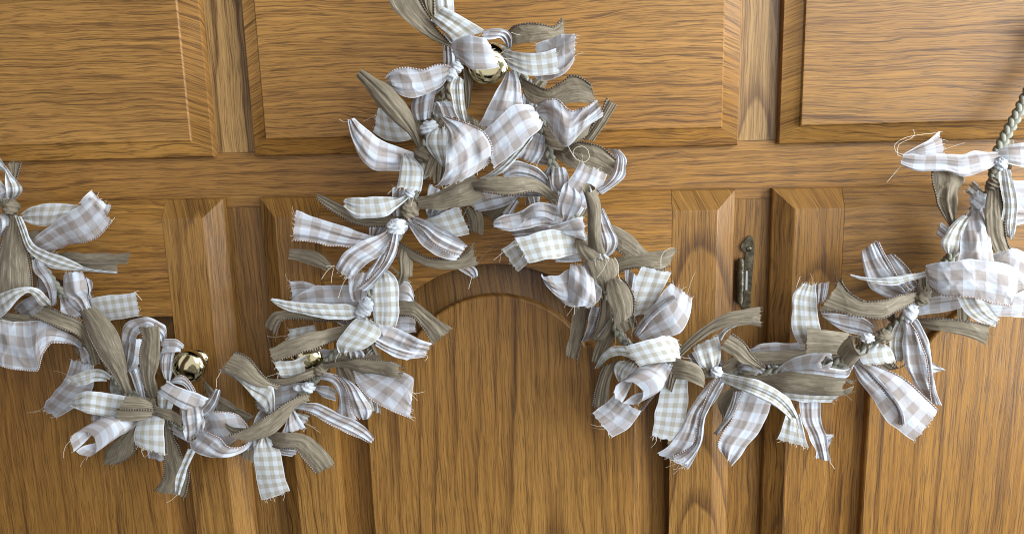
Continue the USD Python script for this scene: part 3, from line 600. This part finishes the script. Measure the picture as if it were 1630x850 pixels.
# ---- the bow at the middle
N([(640, 180, 655, 222, 42), (620, 178, 635, 227, 44), (601, 172, 596, 213, 44)])
O([(672, 238, 666, 240, 64), (664, 208, 652, 217, 74), (652, 175, 626, 193, 82), (628, 143, 598, 163, 84), (598, 123, 580, 137, 82), (577, 110, 567, 121, 78)], curl=1.3, wr=.7)
W([(664, 244, 640, 264, 68), (634, 234, 636, 272, 74), (608, 223, 600, 272, 80), (588, 209, 576, 253, 82), (562, 188, 554, 193, 80)], curl=.8)
W([(662, 150, 700, 136, 52), (656, 172, 692, 160, 54), (662, 192, 686, 188, 52)])
W([(716, 108, 716, 120, 70), (698, 104, 702, 138, 76), (670, 111, 684, 149, 78), (640, 108, 656, 158, 80), (615, 124, 618, 136, 76)], 'L', curl=.5, wr=1.4)
O([(690, 255, 714, 262, 46), (690, 292, 707, 292, 44)])
O([(684, 247, 697, 254, 68), (674, 279, 685, 283, 74)])
N([(690, 207, 708, 204, 68), (677, 226, 713, 226, 74), (688, 246, 713, 250, 74), (703, 264, 711, 269, 72)], curl=.9)
N([(726, 121, 738, 126, 78), (717, 140, 740, 140, 84), (720, 165, 742, 168, 84), (732, 192, 746, 196, 78)], curl=.5, wr=.5)
W([(688, 180, 700, 188, 72), (691, 163, 716, 161, 78), (700, 182, 732, 190, 76)])
W([(806, 115, 820, 113, 66), (796, 133, 829, 138, 72), (780, 166, 833, 170, 74), (763, 200, 831, 206, 68)], curl=.4)
W([(850, 208, 868, 218, 52), (832, 232, 868, 240, 54), (824, 252, 856, 261, 50)], wr=1.5)
N([(846, 213, 848, 218, 72), (822, 237, 834, 240, 74), (790, 269, 806, 269, 74), (764, 284, 781, 285, 70)], curl=.5)
W([(850, 172, 863, 196, 82), (838, 165, 862, 205, 90), (820, 166, 846, 218, 96), (796, 185, 824, 238, 96), (768, 211, 786, 269, 92)], curl=.5, wr=.5)
W([(696, 183, 703, 186, 84), (706, 196, 716, 189, 92), (714, 220, 742, 196, 98), (712, 256, 768, 208, 100), (705, 282, 786, 238, 96), (693, 297, 778, 264, 90)], 'R', curl=.7, wr=1.9)
W([(798, 272, 806, 287, 58), (824, 256, 824, 282, 60), (848, 263, 842, 284, 60), (872, 286, 866, 294, 56)], curl=.8)
W([(742, 320, 760, 337, 52), (780, 304, 790, 332, 54), (824, 302, 826, 313, 54)])
O([(735, 326, 765, 336, 48), (744, 350, 770, 350, 46), (748, 366, 768, 373, 44)], 'L')
O([(662, 315, 670, 332, 72), (700, 304, 702, 333, 78), (732, 285, 742, 328, 82), (756, 277, 772, 314, 80)], curl=.6)
N([(826, 307, 828, 313, 58), (850, 305, 852, 313, 60), (865, 311, 865, 313, 58)])
O([(751, 289, 755, 301, 84), (775, 283, 778, 308, 90), (810, 281, 815, 311, 92), (842, 281, 845, 306, 88), (868, 295, 862, 310, 78), (890, 318, 882, 328, 66)], 'R', curl=.7)
knot('O', 674, 246, 17, 15, 66); knot('W', 682, 204, 17, 12, 66, .4); knot('W', 718, 120, 11, 11, 70); knot('O', 716, 142, 10, 20, 60); knot('W', 726, 108, 12, 10, 62)
# ---- round the drawer's knob
W([(704, 64, 722, 68, 48), (706, 90, 724, 92, 46), (704, 108, 726, 108, 44)])
O([(735, 108, 744, 112, 42), (738, 140, 752, 136, 40), (742, 172, 748, 170, 38)])
O([(735, 176, 770, 196, 40), (740, 200, 775, 215, 38)])
O([(668, -12, 692, -12, 62), (674, 8, 691, 22, 64), (690, 30, 693, 33, 64)], 'R')
O([(612, -18, 660, -18, 68), (624, 12, 673, 6, 72), (650, 36, 687, 33, 76), (676, 56, 701, 54, 76), (718, 76, 722, 70, 70)], 'R', wr=1.8)
N([(684, -16, 720, -16, 60), (686, 4, 722, 4, 60), (690, 28, 724, 24, 58)], wr=.5)
N([(688, 33, 702, 11, 80), (706, 48, 728, 24, 84), (724, 66, 772, 50, 80)], curl=.3, wr=.4)
N([(685, 31, 690, 35, 78), (700, 44, 706, 51, 80), (718, 68, 724, 67, 76)])
W([(770, 48, 768, 62, 94), (790, 46, 782, 62, 94), (806, 48, 794, 60, 90), (816, 60, 802, 68, 80), (814, 78, 806, 80, 70)], curl=.5, wr=.6)
W([(718, 70, 722, 84, 82), (732, 63, 738, 100, 92), (750, 57, 752, 113, 98), (769, 60, 778, 112, 100), (778, 72, 795, 107, 96)], curl=.5, wr=.8)
W([(720, 76, 726, 96, 76), (732, 84, 740, 100, 78)], wr=2)
O([(810, 53, 815, 71, 54), (828, 39, 838, 69, 58), (860, 39, 866, 63, 60), (880, 44, 886, 59, 58), (893, 29, 898, 59, 54)], 'L', wr=2)
W([(855, 72, 850, 122, 60), (880, 62, 868, 129, 64), (898, 57, 892, 121, 70), (917, 57, 913, 99, 72)], wr=2.2)
N([(798, 77, 802, 95, 68), (812, 80, 815, 109, 76), (845, 84, 850, 122, 82), (886, 77, 890, 118, 82)], curl=-.4, wr=.8)
O([(830, 124, 832, 142, 62), (846, 133, 842, 163, 68), (868, 143, 866, 168, 74), (892, 131, 896, 166, 78), (912, 120, 926, 164, 80), (942, 136, 950, 164, 78)], 'L', curl=-.7)
O([(862, 186, 866, 200, 54), (866, 200, 874, 234, 58), (895, 205, 898, 240, 60), (925, 190, 925, 224, 60), (949, 172, 959, 186, 58)], curl=.6)
W([(854, 175, 858, 185, 66), (862, 165, 868, 194, 70), (886, 158, 884, 218, 76), (910, 176, 902, 234, 80), (930, 172, 925, 212, 80), (949, 159, 958, 184, 78)], 'L', wr=2.4)
O([(967, 156, 982, 168, 66), (950, 189, 965, 195, 64), (927, 222, 944, 226, 58)], 'L', curl=.4)
O([(896, 243, 904, 252, 60), (926, 227, 915, 258, 68), (950, 231, 944, 270, 72), (986, 258, 970, 280, 70)], 'L', curl=.5)
thread([(916, 250), (912, 244), (916, 236), (926, 233), (936, 240), (938, 250), (930, 258), (918, 254), (904, 232)], 82)
W([(968, 237, 984, 238, 64), (979, 250, 997, 256, 70), (975, 272, 997, 272, 78), (950, 302, 957, 309, 82)], curl=.4)
W([(922, 259, 965, 277, 76), (908, 284, 956, 304, 80), (888, 312, 932, 332, 82)], curl=.2)
W([(868, 284, 884, 280, 52), (870, 305, 893, 302, 56), (882, 320, 893, 320, 52)])
W([(880, 272, 900, 268, 64), (877, 290, 906, 290, 70), (886, 304, 900, 304, 66)], curl=1.2)
W([(902, 286, 912, 290, 78), (893, 308, 928, 320, 86), (887, 326, 922, 336, 90), (895, 348, 906, 350, 88)], curl=.6)
W([(946, 328, 960, 332, 62), (950, 360, 975, 363, 66), (955, 384, 985, 383, 66), (961, 406, 968, 407, 62)], wr=1.4)
O([(936, 400, 966, 408, 74, 0, 1.5), (936, 362, 957, 372, 84, 0, 4.2), (935, 330, 957, 330, 94, 0, 5.0), (927, 291, 948, 293, 104, 0, 6.2)], wr=.25, label='olive ribbon rolled into an upright tube', tip=0.75)
W([(836, 326, 850, 322, 42), (838, 312, 847, 316, 40)])
W([(890, 360, 892, 377, 58), (850, 362, 852, 378, 60), (811, 368, 820, 378, 60)])
W([(800, 341, 812, 347, 62), (803, 336, 817, 340, 64), (818, 318, 827, 322, 58)])
W([(892, 330, 892, 362, 68), (860, 322, 864, 360, 76), (832, 336, 836, 364, 80), (804, 343, 810, 368, 80), (785, 352, 788, 362, 76)], curl=.7, wr=1.8)
W([(832, 338, 842, 348, 82), (858, 323, 862, 347, 86), (886, 332, 880, 354, 82)], curl=.6)
W([(880, 403, 885, 416, 48), (922, 400, 927, 416, 48)])
N([(824, 380, 842, 418, 64), (799, 397, 824, 434, 60)], wr=.4)
N([(914, 371, 918, 403, 70), (880, 366, 890, 410, 82), (850, 372, 864, 414, 88), (821, 378, 841, 420, 88)], curl=.3, wr=.5)
W([(926, 345, 932, 382, 72), (903, 351, 918, 378, 78), (872, 362, 878, 368, 78)], wr=1.6)
O([(966, 355, 968, 382, 46), (990, 365, 978, 395, 50), (1014, 383, 998, 408, 52), (1035, 404, 1010, 414, 50)], 'R')
O([(918, 378, 932, 380, 66), (916, 394, 945, 398, 80), (932, 418, 958, 408, 86)], curl=1.2)
N([(948, 405, 964, 405, 78), (946, 415, 972, 411, 82)])
O([(976, 411, 982, 434, 68), (1005, 407, 1008, 426, 74), (1035, 403, 1032, 425, 76), (1060, 399, 1050, 431, 76), (1076, 395, 1066, 422, 74)], 'R', curl=.5)
W([(994, 425, 1017, 440, 58), (996, 450, 1010, 466, 58)])
W([(942, 430, 958, 458, 62), (910, 429, 945, 484, 72), (888, 438, 912, 488, 76), (867, 441, 874, 459, 74), (863, 437, 865, 444, 72)], curl=.6)
W([(908, 422, 938, 428, 74), (906, 440, 948, 478, 82), (900, 480, 942, 487, 80)], wr=1.5)
O([(930, 413, 978, 410, 76), (938, 432, 985, 430, 82), (956, 456, 976, 450, 76), (962, 466, 968, 463, 68)], curl=.8)
O([(980, 514, 1006, 490, 66), (990, 528, 1014, 521, 62)], 'R')
O([(968, 446, 988, 443, 78), (965, 464, 1002, 456, 88), (972, 488, 1011, 482, 92), (978, 518, 1008, 500, 86)], 'R', curl=.7)
N([(1021, 424, 1068, 434, 84), (1007, 470, 1051, 470, 84), (1000, 504, 1034, 498, 74)], curl=.2, wr=.5)
W([(1010, 528, 1022, 543, 74), (1030, 498, 1050, 537, 84), (1050, 472, 1082, 530, 90), (1068, 450, 1102, 476, 88)], curl=.6, wr=.7)
W([(1009, 530, 1015, 536, 80), (1034, 494, 1042, 503, 90), (1070, 468, 1077, 477, 94)], 'R', fray=0)
# ---- below, where the right swag starts
O([(916, 488, 935, 488, 46), (908, 520, 931, 522, 44), (901, 566, 918, 573, 40)], 'R')
W([(940, 486, 962, 488, 54), (934, 520, 950, 524, 52), (925, 544, 934, 541, 48)])
O([(955, 476, 973, 478, 60), (951, 510, 975, 512, 60), (939, 539, 963, 540, 54)], 'L', curl=.6)
O([(965, 518, 984, 524, 44), (949, 548, 967, 556, 44), (942, 575, 956, 579, 40)])
O([(962, 580, 988, 574, 40), (950, 612, 969, 614, 38), (942, 645, 967, 651, 34)], 'L')
W([(974, 504, 966, 516, 62), (954, 531, 951, 537, 60)], fray=0)
W([(992, 526, 1004, 548, 56), (998, 548, 1010, 556, 56)])
N([(990, 573, 1016, 580, 44), (977, 590, 1000, 606, 42), (985, 607, 995, 611, 40)])
N([(1004, 551, 1008, 574, 64), (976, 550, 986, 567, 66), (948, 585, 952, 585, 62)])
W([(1060, 592, 1070, 589, 58), (1040, 624, 1048, 621, 60), (1010, 661, 1017, 659, 58)], 'R')
W([(978, 628, 1018, 655, 72), (966, 640, 1013, 667, 70), (943, 659, 975, 696, 68)], curl=.4, wr=.6)
W([(1044, 572, 1070, 582, 70, 0, 1.2), (1018, 583, 1060, 606, 82, 0, 2.6), (994, 602, 1036, 632, 92, 0, 5.4), (969, 630, 1011, 651, 98, 0, 6.2)], wr=.3, label='wide gingham ribbon curled into an open tube', tip=0.85)
N([(1078, 540, 1084, 577, 76), (1058, 534, 1079, 574, 86), (1030, 542, 1050, 577, 92), (997, 551, 1018, 584, 90)], curl=.4, wr=.4)
N([(1058, 602, 1096, 602, 62), (1050, 624, 1096, 622, 66), (1043, 660, 1092, 664, 70), (1037, 694, 1084, 704, 70)], curl=.3, wr=.5)
O([(1066, 589, 1077, 600, 68), (1063, 618, 1070, 623, 68)])
O([(1073, 570, 1071, 602, 84), (1092, 573, 1090, 604, 90), (1110, 578, 1106, 610, 90), (1121, 596, 1120, 617, 86)], curl=.7)
W([(1138, 600, 1154, 606, 68), (1118, 624, 1142, 634, 72), (1098, 652, 1122, 662, 72), (1080, 690, 1118, 696, 72), (1047, 720, 1094, 747, 68)], curl=-.5)
W([(1142, 602, 1152, 608, 78), (1122, 634, 1135, 642, 82), (1111, 670, 1121, 670, 82), (1107, 700, 1118, 697, 80), (1070, 725, 1094, 740, 76)], 'L', curl=.6)
O([(1167, 616, 1187, 620, 52), (1140, 640, 1172, 648, 52), (1150, 666, 1162, 670, 48), (1136, 689, 1142, 691, 44)])
W([(1184, 612, 1234, 626, 58), (1174, 640, 1227, 646, 64), (1161, 672, 1211, 684, 68), (1142, 703, 1186, 714, 68), (1151, 723, 1165, 740, 66)], 'L', curl=.5, wr=.6)
W([(1168, 622, 1179, 624, 68), (1160, 652, 1169, 657, 72), (1145, 677, 1149, 682, 70), (1137, 689, 1142, 692, 66)], 'R')
N([(1254, 653, 1272, 658, 62), (1248, 670, 1279, 680, 64), (1237, 700, 1287, 712, 62)], curl=.1, wr=.4)
W([(1272, 628, 1308, 628, 52), (1274, 664, 1307, 665, 56), (1289, 696, 1315, 693, 56), (1301, 729, 1321, 734, 54)], curl=.5)
W([(1308, 688, 1318, 714, 50), (1329, 691, 1323, 702, 48)], wr=2)
N([(1236, 616, 1245, 634, 58), (1280, 618, 1280, 640, 62), (1347, 620, 1322, 641, 62)])
O([(1176, 596, 1182, 604, 68, 0, .6), (1212, 597, 1216, 614, 76, 0, 1.2), (1260, 591, 1256, 627, 86, 0, 2.0), (1310, 597, 1306, 629, 90, 0, 3.2), (1358, 601, 1357, 625, 92, 0, 6.2)], wr=.5, label='broad olive ribbon rolled to a tube at its cut end', tip=0.6)
N([(1144, 593, 1150, 607, 78), (1172, 597, 1170, 617, 88), (1208, 607, 1200, 629, 98), (1242, 623, 1228, 643, 98), (1262, 644, 1246, 657, 90), (1271, 664, 1258, 667, 84)], curl=.5, wr=.5)
W([(1194, 555, 1198, 565, 56), (1215, 548, 1220, 566, 58), (1280, 545, 1280, 563, 56)])
O([(1194, 561, 1206, 580, 62), (1235, 559, 1238, 580, 64), (1286, 556, 1284, 572, 62)], 'R')
W([(1172, 582, 1178, 592, 58), (1185, 573, 1192, 598, 64), (1217, 586, 1217, 602, 60)], wr=1.6)
O([(1176, 564, 1182, 582, 58), (1155, 577, 1160, 592, 58), (1140, 586, 1146, 596, 56)])
O([(1163, 530, 1147, 554, 80), (1184, 544, 1171, 570, 80), (1199, 566, 1191, 582, 76), (1220, 584, 1210, 588, 68)], 'L', curl=.6)
N([(1140, 536, 1148, 542, 64), (1150, 523, 1156, 529, 66), (1178, 515, 1178, 518, 64)], fray=0)
W([(1092, 566, 1108, 558, 60), (1100, 580, 1120, 578, 62), (1118, 594, 1126, 592, 60)])
N([(1143, 534, 1104, 552, 70), (1147, 556, 1109, 568, 76), (1145, 572, 1117, 583, 74), (1138, 588, 1127, 590, 70)], curl=.4)
O([(1074, 564, 1082, 570, 68), (1098, 537, 1110, 546, 78), (1128, 513, 1140, 526, 84), (1165, 496, 1177, 517, 88), (1208, 487, 1212, 521, 88)], curl=.9)
W([(1260, 582, 1258, 594, 78), (1290, 583, 1288, 598, 84), (1320, 587, 1318, 602, 86), (1346, 590, 1348, 602, 86), (1359, 580, 1352, 590, 82)], curl=-.8)
W([(1234, 598, 1242, 604, 70, 0, .8), (1248, 576, 1263, 591, 82, 0, 1.6), (1280, 565, 1283, 588, 92, 0, 2.6), (1328, 560, 1324, 586, 98, 0, 6.1)], wr=.4, tip=0.6)
knot('O', 1124, 592, 11, 12, 72); knot('W', 1141, 592, 11, 10, 80); knot('O', 1190, 596, 14, 8, 62, .3); knot('O', 1212, 598, 12, 8, 60, -.3)

# ---- right swag
W([(1299, 452, 1321, 450, 58), (1298, 484, 1314, 478, 56)])
N([(1276, 451, 1299, 455, 70), (1260, 482, 1300, 488, 74), (1260, 515, 1305, 515, 74), (1275, 550, 1310, 542, 66)], curl=.4, wr=.5)
W([(1306, 498, 1312, 506, 54), (1340, 499, 1345, 526, 56), (1372, 505, 1366, 532, 56), (1390, 517, 1388, 536, 54)])
O([(1352, 529, 1334, 564, 76), (1320, 525, 1312, 563, 82), (1286, 522, 1282, 564, 84)], curl=.4)
O([(1332, 560, 1352, 586, 86, 0, 1), (1345, 540, 1370, 568, 92, 0, 2.0), (1364, 529, 1386, 549, 94, 0, 6.1)], wr=.4, tip=0.7)
O([(1338, 443, 1305, 497, 80), (1350, 462, 1333, 496, 84), (1376, 479, 1366, 504, 88), (1406, 477, 1402, 508, 88), (1436, 467, 1430, 494, 84), (1462, 467, 1462, 478, 74)], 'LR', curl=.6)
W([(1370, 402, 1393, 385, 68), (1376, 430, 1411, 422, 70), (1386, 459, 1432, 442, 66), (1430, 476, 1456, 456, 60)], curl=.4)
W([(1404, 408, 1424, 405, 60), (1408, 440, 1453, 437, 60), (1440, 467, 1459, 456, 56)], 'R')
W([(1391, 384, 1397, 384, 74), (1411, 424, 1417, 422, 76), (1440, 463, 1447, 462, 72)], 'R', fray=0)
N([(1477, 432, 1478, 442, 74), (1445, 436, 1450, 448, 80), (1420, 442, 1424, 454, 82), (1385, 442, 1388, 450, 82), (1354, 437, 1356, 440, 80)], curl=.6)
O([(1462, 438, 1476, 442, 66), (1456, 464, 1480, 464, 68)])
O([(1520, 480, 1545, 480, 42), (1523, 514, 1543, 513, 40)])
W([(1460, 481, 1462, 502, 58), (1500, 470, 1500, 496, 60), (1537, 468, 1530, 489, 60)])
W([(1640, 410, 1640, 475, 58), (1612, 396, 1610, 455, 62), (1570, 412, 1596, 425, 58)], curl=.8)
W([(1558, 470, 1575, 502, 64), (1600, 468, 1595, 505, 66), (1645, 460, 1645, 502, 64)])
N([(1524, 472, 1562, 473, 72), (1543, 502, 1578, 492, 74), (1586, 521, 1591, 507, 70)], curl=.4)
W([(1475, 421, 1480, 448, 78), (1500, 417, 1500, 472, 86), (1545, 413, 1545, 473, 92), (1590, 417, 1585, 483, 92), (1621, 432, 1606, 487, 88)], 'R', curl=.3, wr=1.6)
O([(1456, 507, 1462, 518, 60), (1490, 507, 1492, 526, 72), (1530, 509, 1530, 532, 76), (1575, 516, 1568, 549, 78)], 'L', curl=.4)
N([(1482, 575, 1484, 593, 56), (1503, 587, 1504, 589, 54)], fray=0)
N([(1428, 514, 1442, 520, 66), (1417, 545, 1444, 546, 72), (1421, 574, 1443, 574, 70)], curl=.3)
W([(1436, 508, 1458, 508, 66), (1436, 540, 1475, 538, 74), (1438, 575, 1482, 575, 76), (1452, 605, 1488, 612, 74), (1480, 641, 1499, 645, 72)], curl=.6)
W([(1448, 513, 1457, 513, 78), (1466, 545, 1473, 543, 82), (1476, 580, 1482, 578, 82), (1480, 620, 1487, 618, 80), (1482, 639, 1497, 643, 78)], 'L')
O([(1396, 577, 1420, 573, 62), (1414, 589, 1430, 585, 62), (1451, 571, 1436, 584, 58)])
W([(1368, 572, 1358, 582, 62), (1392, 579, 1364, 602, 70), (1430, 597, 1386, 632, 78), (1462, 621, 1412, 669, 82), (1492, 651, 1456, 703, 80)], 'L', curl=.5, wr=.7)
W([(1373, 584, 1379, 586, 82), (1393, 606, 1399, 604, 86), (1415, 632, 1422, 630, 88), (1431, 660, 1438, 658, 88), (1433, 676, 1440, 675, 86)], 'L', fray=0)
N([(1385, 551, 1412, 547, 74), (1367, 568, 1421, 562, 84), (1376, 582, 1425, 575, 84)], curl=.5, wr=.5)
knot('O', 1406, 534, 15, 12, 72, .2); knot('W', 1381, 538, 12, 9, 72); knot('O', 1468, 472, 13, 17, 74); knot('W', 1449, 494, 13, 21, 70)
W([(1510, 401, 1524, 401, 46), (1491, 421, 1522, 421, 44)])
O([(1480, 268, 1512, 268, 64), (1482, 286, 1536, 287, 70), (1488, 305, 1524, 304, 72), (1496, 330, 1521, 330, 72), (1513, 360, 1521, 356, 64)], 'L', wr=2.2)
W([(1546, 332, 1562, 330, 64), (1536, 350, 1567, 350, 74), (1530, 385, 1577, 385, 80), (1526, 422, 1586, 422, 80)], wr=2.4)
N([(1534, 343, 1546, 346, 70), (1507, 368, 1535, 373, 76), (1497, 388, 1533, 394, 78), (1506, 403, 1522, 405, 74)], curl=.7)
W([(1606, 288, 1606, 332, 58), (1645, 285, 1645, 347, 58)])
W([(1614, 330, 1611, 360, 60), (1645, 338, 1645, 352, 58)])
N([(1590, 266, 1604, 270, 70), (1592, 290, 1613, 296, 78), (1596, 330, 1619, 330, 80), (1594, 358, 1617, 352, 80), (1604, 378, 1610, 380, 78)], curl=.8)
O([(1573, 298, 1591, 298, 72), (1568, 335, 1597, 335, 78), (1567, 360, 1599, 365, 80), (1582, 404, 1607, 395, 78)], 'R', curl=.8)
W([(1438, 246, 1440, 250, 68), (1466, 229, 1470, 248, 68), (1494, 210, 1503, 247, 64)], '', curl=.2, wr=.5)
W([(1592, 244, 1590, 256, 70), (1562, 241, 1570, 271, 76), (1530, 245, 1532, 281, 78), (1500, 246, 1500, 272, 78), (1470, 246, 1466, 273, 78), (1437, 247, 1433, 262, 76)], curl=.4, wr=.7)
W([(1588, 238, 1592, 256, 70), (1610, 229, 1612, 263, 74), (1645, 226, 1645, 268, 76)], wr=1.5)
knot('W', 1558, 320, 14, 16, 64); knot('O', 1580, 294, 11, 11, 72); knot('W', 1593, 262, 10, 11, 74); knot('O', 1582, 262, 9, 16, 58)

# ---- loose threads
thread([(1436, 246), (1425, 240), (1424, 232), (1440, 220), (1470, 214), (1494, 212)], 72)
thread([(1448, 222), (1455, 214), (1453, 206)], 72); thread([(1448, 222), (1430, 232), (1428, 244), (1436, 250)], 74)
thread([(1436, 262), (1424, 276), (1412, 290)], 72)
thread([(176, 356), (180, 350), (183, 346)], 80); thread([(215, 465), (226, 478)], 66)
thread([(540, 190), (548, 194), (556, 194)], 76); thread([(282, 787), (272, 796), (265, 799)], 68)
thread([(532, 422), (522, 430), (512, 444)], 86); thread([(532, 424), (529, 436), (527, 450)], 86); thread([(520, 423), (534, 424)], 88)
thread([(751, 440), (748, 452), (746, 460)], 50); thread([(864, 378), (884, 368), (905, 358)], 90)
thread([(978, 410), (984, 422), (985, 440), (990, 448)], 92); thread([(1072, 394), (1058, 400), (1052, 412), (1052, 424)], 86)
thread([(814, 52), (822, 55), (828, 56)], 76); thread([(1264, 470), (1270, 450), (1274, 440)], 70)
thread([(1320, 734), (1326, 742), (1328, 746)], 54); thread([(345, 616), (344, 606), (348, 598), (352, 590)], 80)
thread([(1258, 662), (1268, 676), (1272, 696)], 72); thread([(674, 560), (680, 568), (676, 574)], 74)

# ---- short tails tied close along the cord, mostly behind the others
fr = np.random.default_rng(77)
FILL = [(30, 385), (70, 425), (118, 488), (152, 540), (180, 600), (205, 622), (260, 662), (345, 690), (405, 684), (455, 655), (500, 600), (530, 565), (560, 520), (596, 455), (625, 390), (662, 290), (684, 222), (705, 160), (846, 150), (868, 225), (880, 262), (896, 300), (918, 350), (945, 400), (962, 445), (975, 500), (1010, 556), (1060, 580), (1160, 592), (1240, 592), (1310, 585), (1370, 555), (1425, 515), (1485, 450), (1525, 385), (1565, 315)]
for i, (x, y) in enumerate(FILL):
    for s_ in (-1, 1):
        a = fr.uniform(0.3, 2.8) * s_ + fr.normal(0, 0.2); ln = fr.uniform(26, 40); hw_ = fr.uniform(9, 15)
        dx, dy = math.cos(a), -math.sin(a); px, py = -dy, dx
        rows = [(x + t * ln * dx - w_ * px, y + t * ln * dy - w_ * py, x + t * ln * dx + w_ * px, y + t * ln * dy + w_ * py, d_) for t, w_, d_ in ((0, 3, 46), (0.4, hw_ * .8, 44), (1, hw_, 38 + 4 * fr.random()))]
        (W, O, N, O)[int(fr.integers(0, 4))](rows, curl=float(fr.uniform(-.8, .8)), wr=1.5)

MORE = [(705, 190), (722, 235), (765, 300), (810, 318), (850, 318), (690, 330), (640, 340), (600, 365), (742, 215), (700, 130), (842, 150), (900, 245), (905, 345), (945, 440), (990, 500), (575, 545), (545, 585), (600, 480), (230, 600), (215, 560), (300, 665), (340, 668), (425, 645), (60, 480), (95, 520), (1035, 575), (1230, 575), (1340, 580), (1440, 530), (1500, 455), (1540, 400), (1590, 330), (1600, 260)]
for i, (x, y) in enumerate(MORE):
    a = fr.uniform(0, 6.28); ln = fr.uniform(30, 46); hw_ = fr.uniform(12, 19)
    dx, dy = math.cos(a), -math.sin(a); px, py = -dy, dx
    rows = [(x + t * ln * dx - w_ * px, y + t * ln * dy - w_ * py, x + t * ln * dx + w_ * px, y + t * ln * dy + w_ * py, d_) for t, w_, d_ in ((-0.5, 5, 42), (0.0, hw_ * .8, 48), (0.6, hw_, 46), (1, hw_ * .9, 40))]
    (W, W, O, N, O)[int(fr.integers(0, 5))](rows, curl=float(fr.uniform(-.9, .9)), wr=1.4)
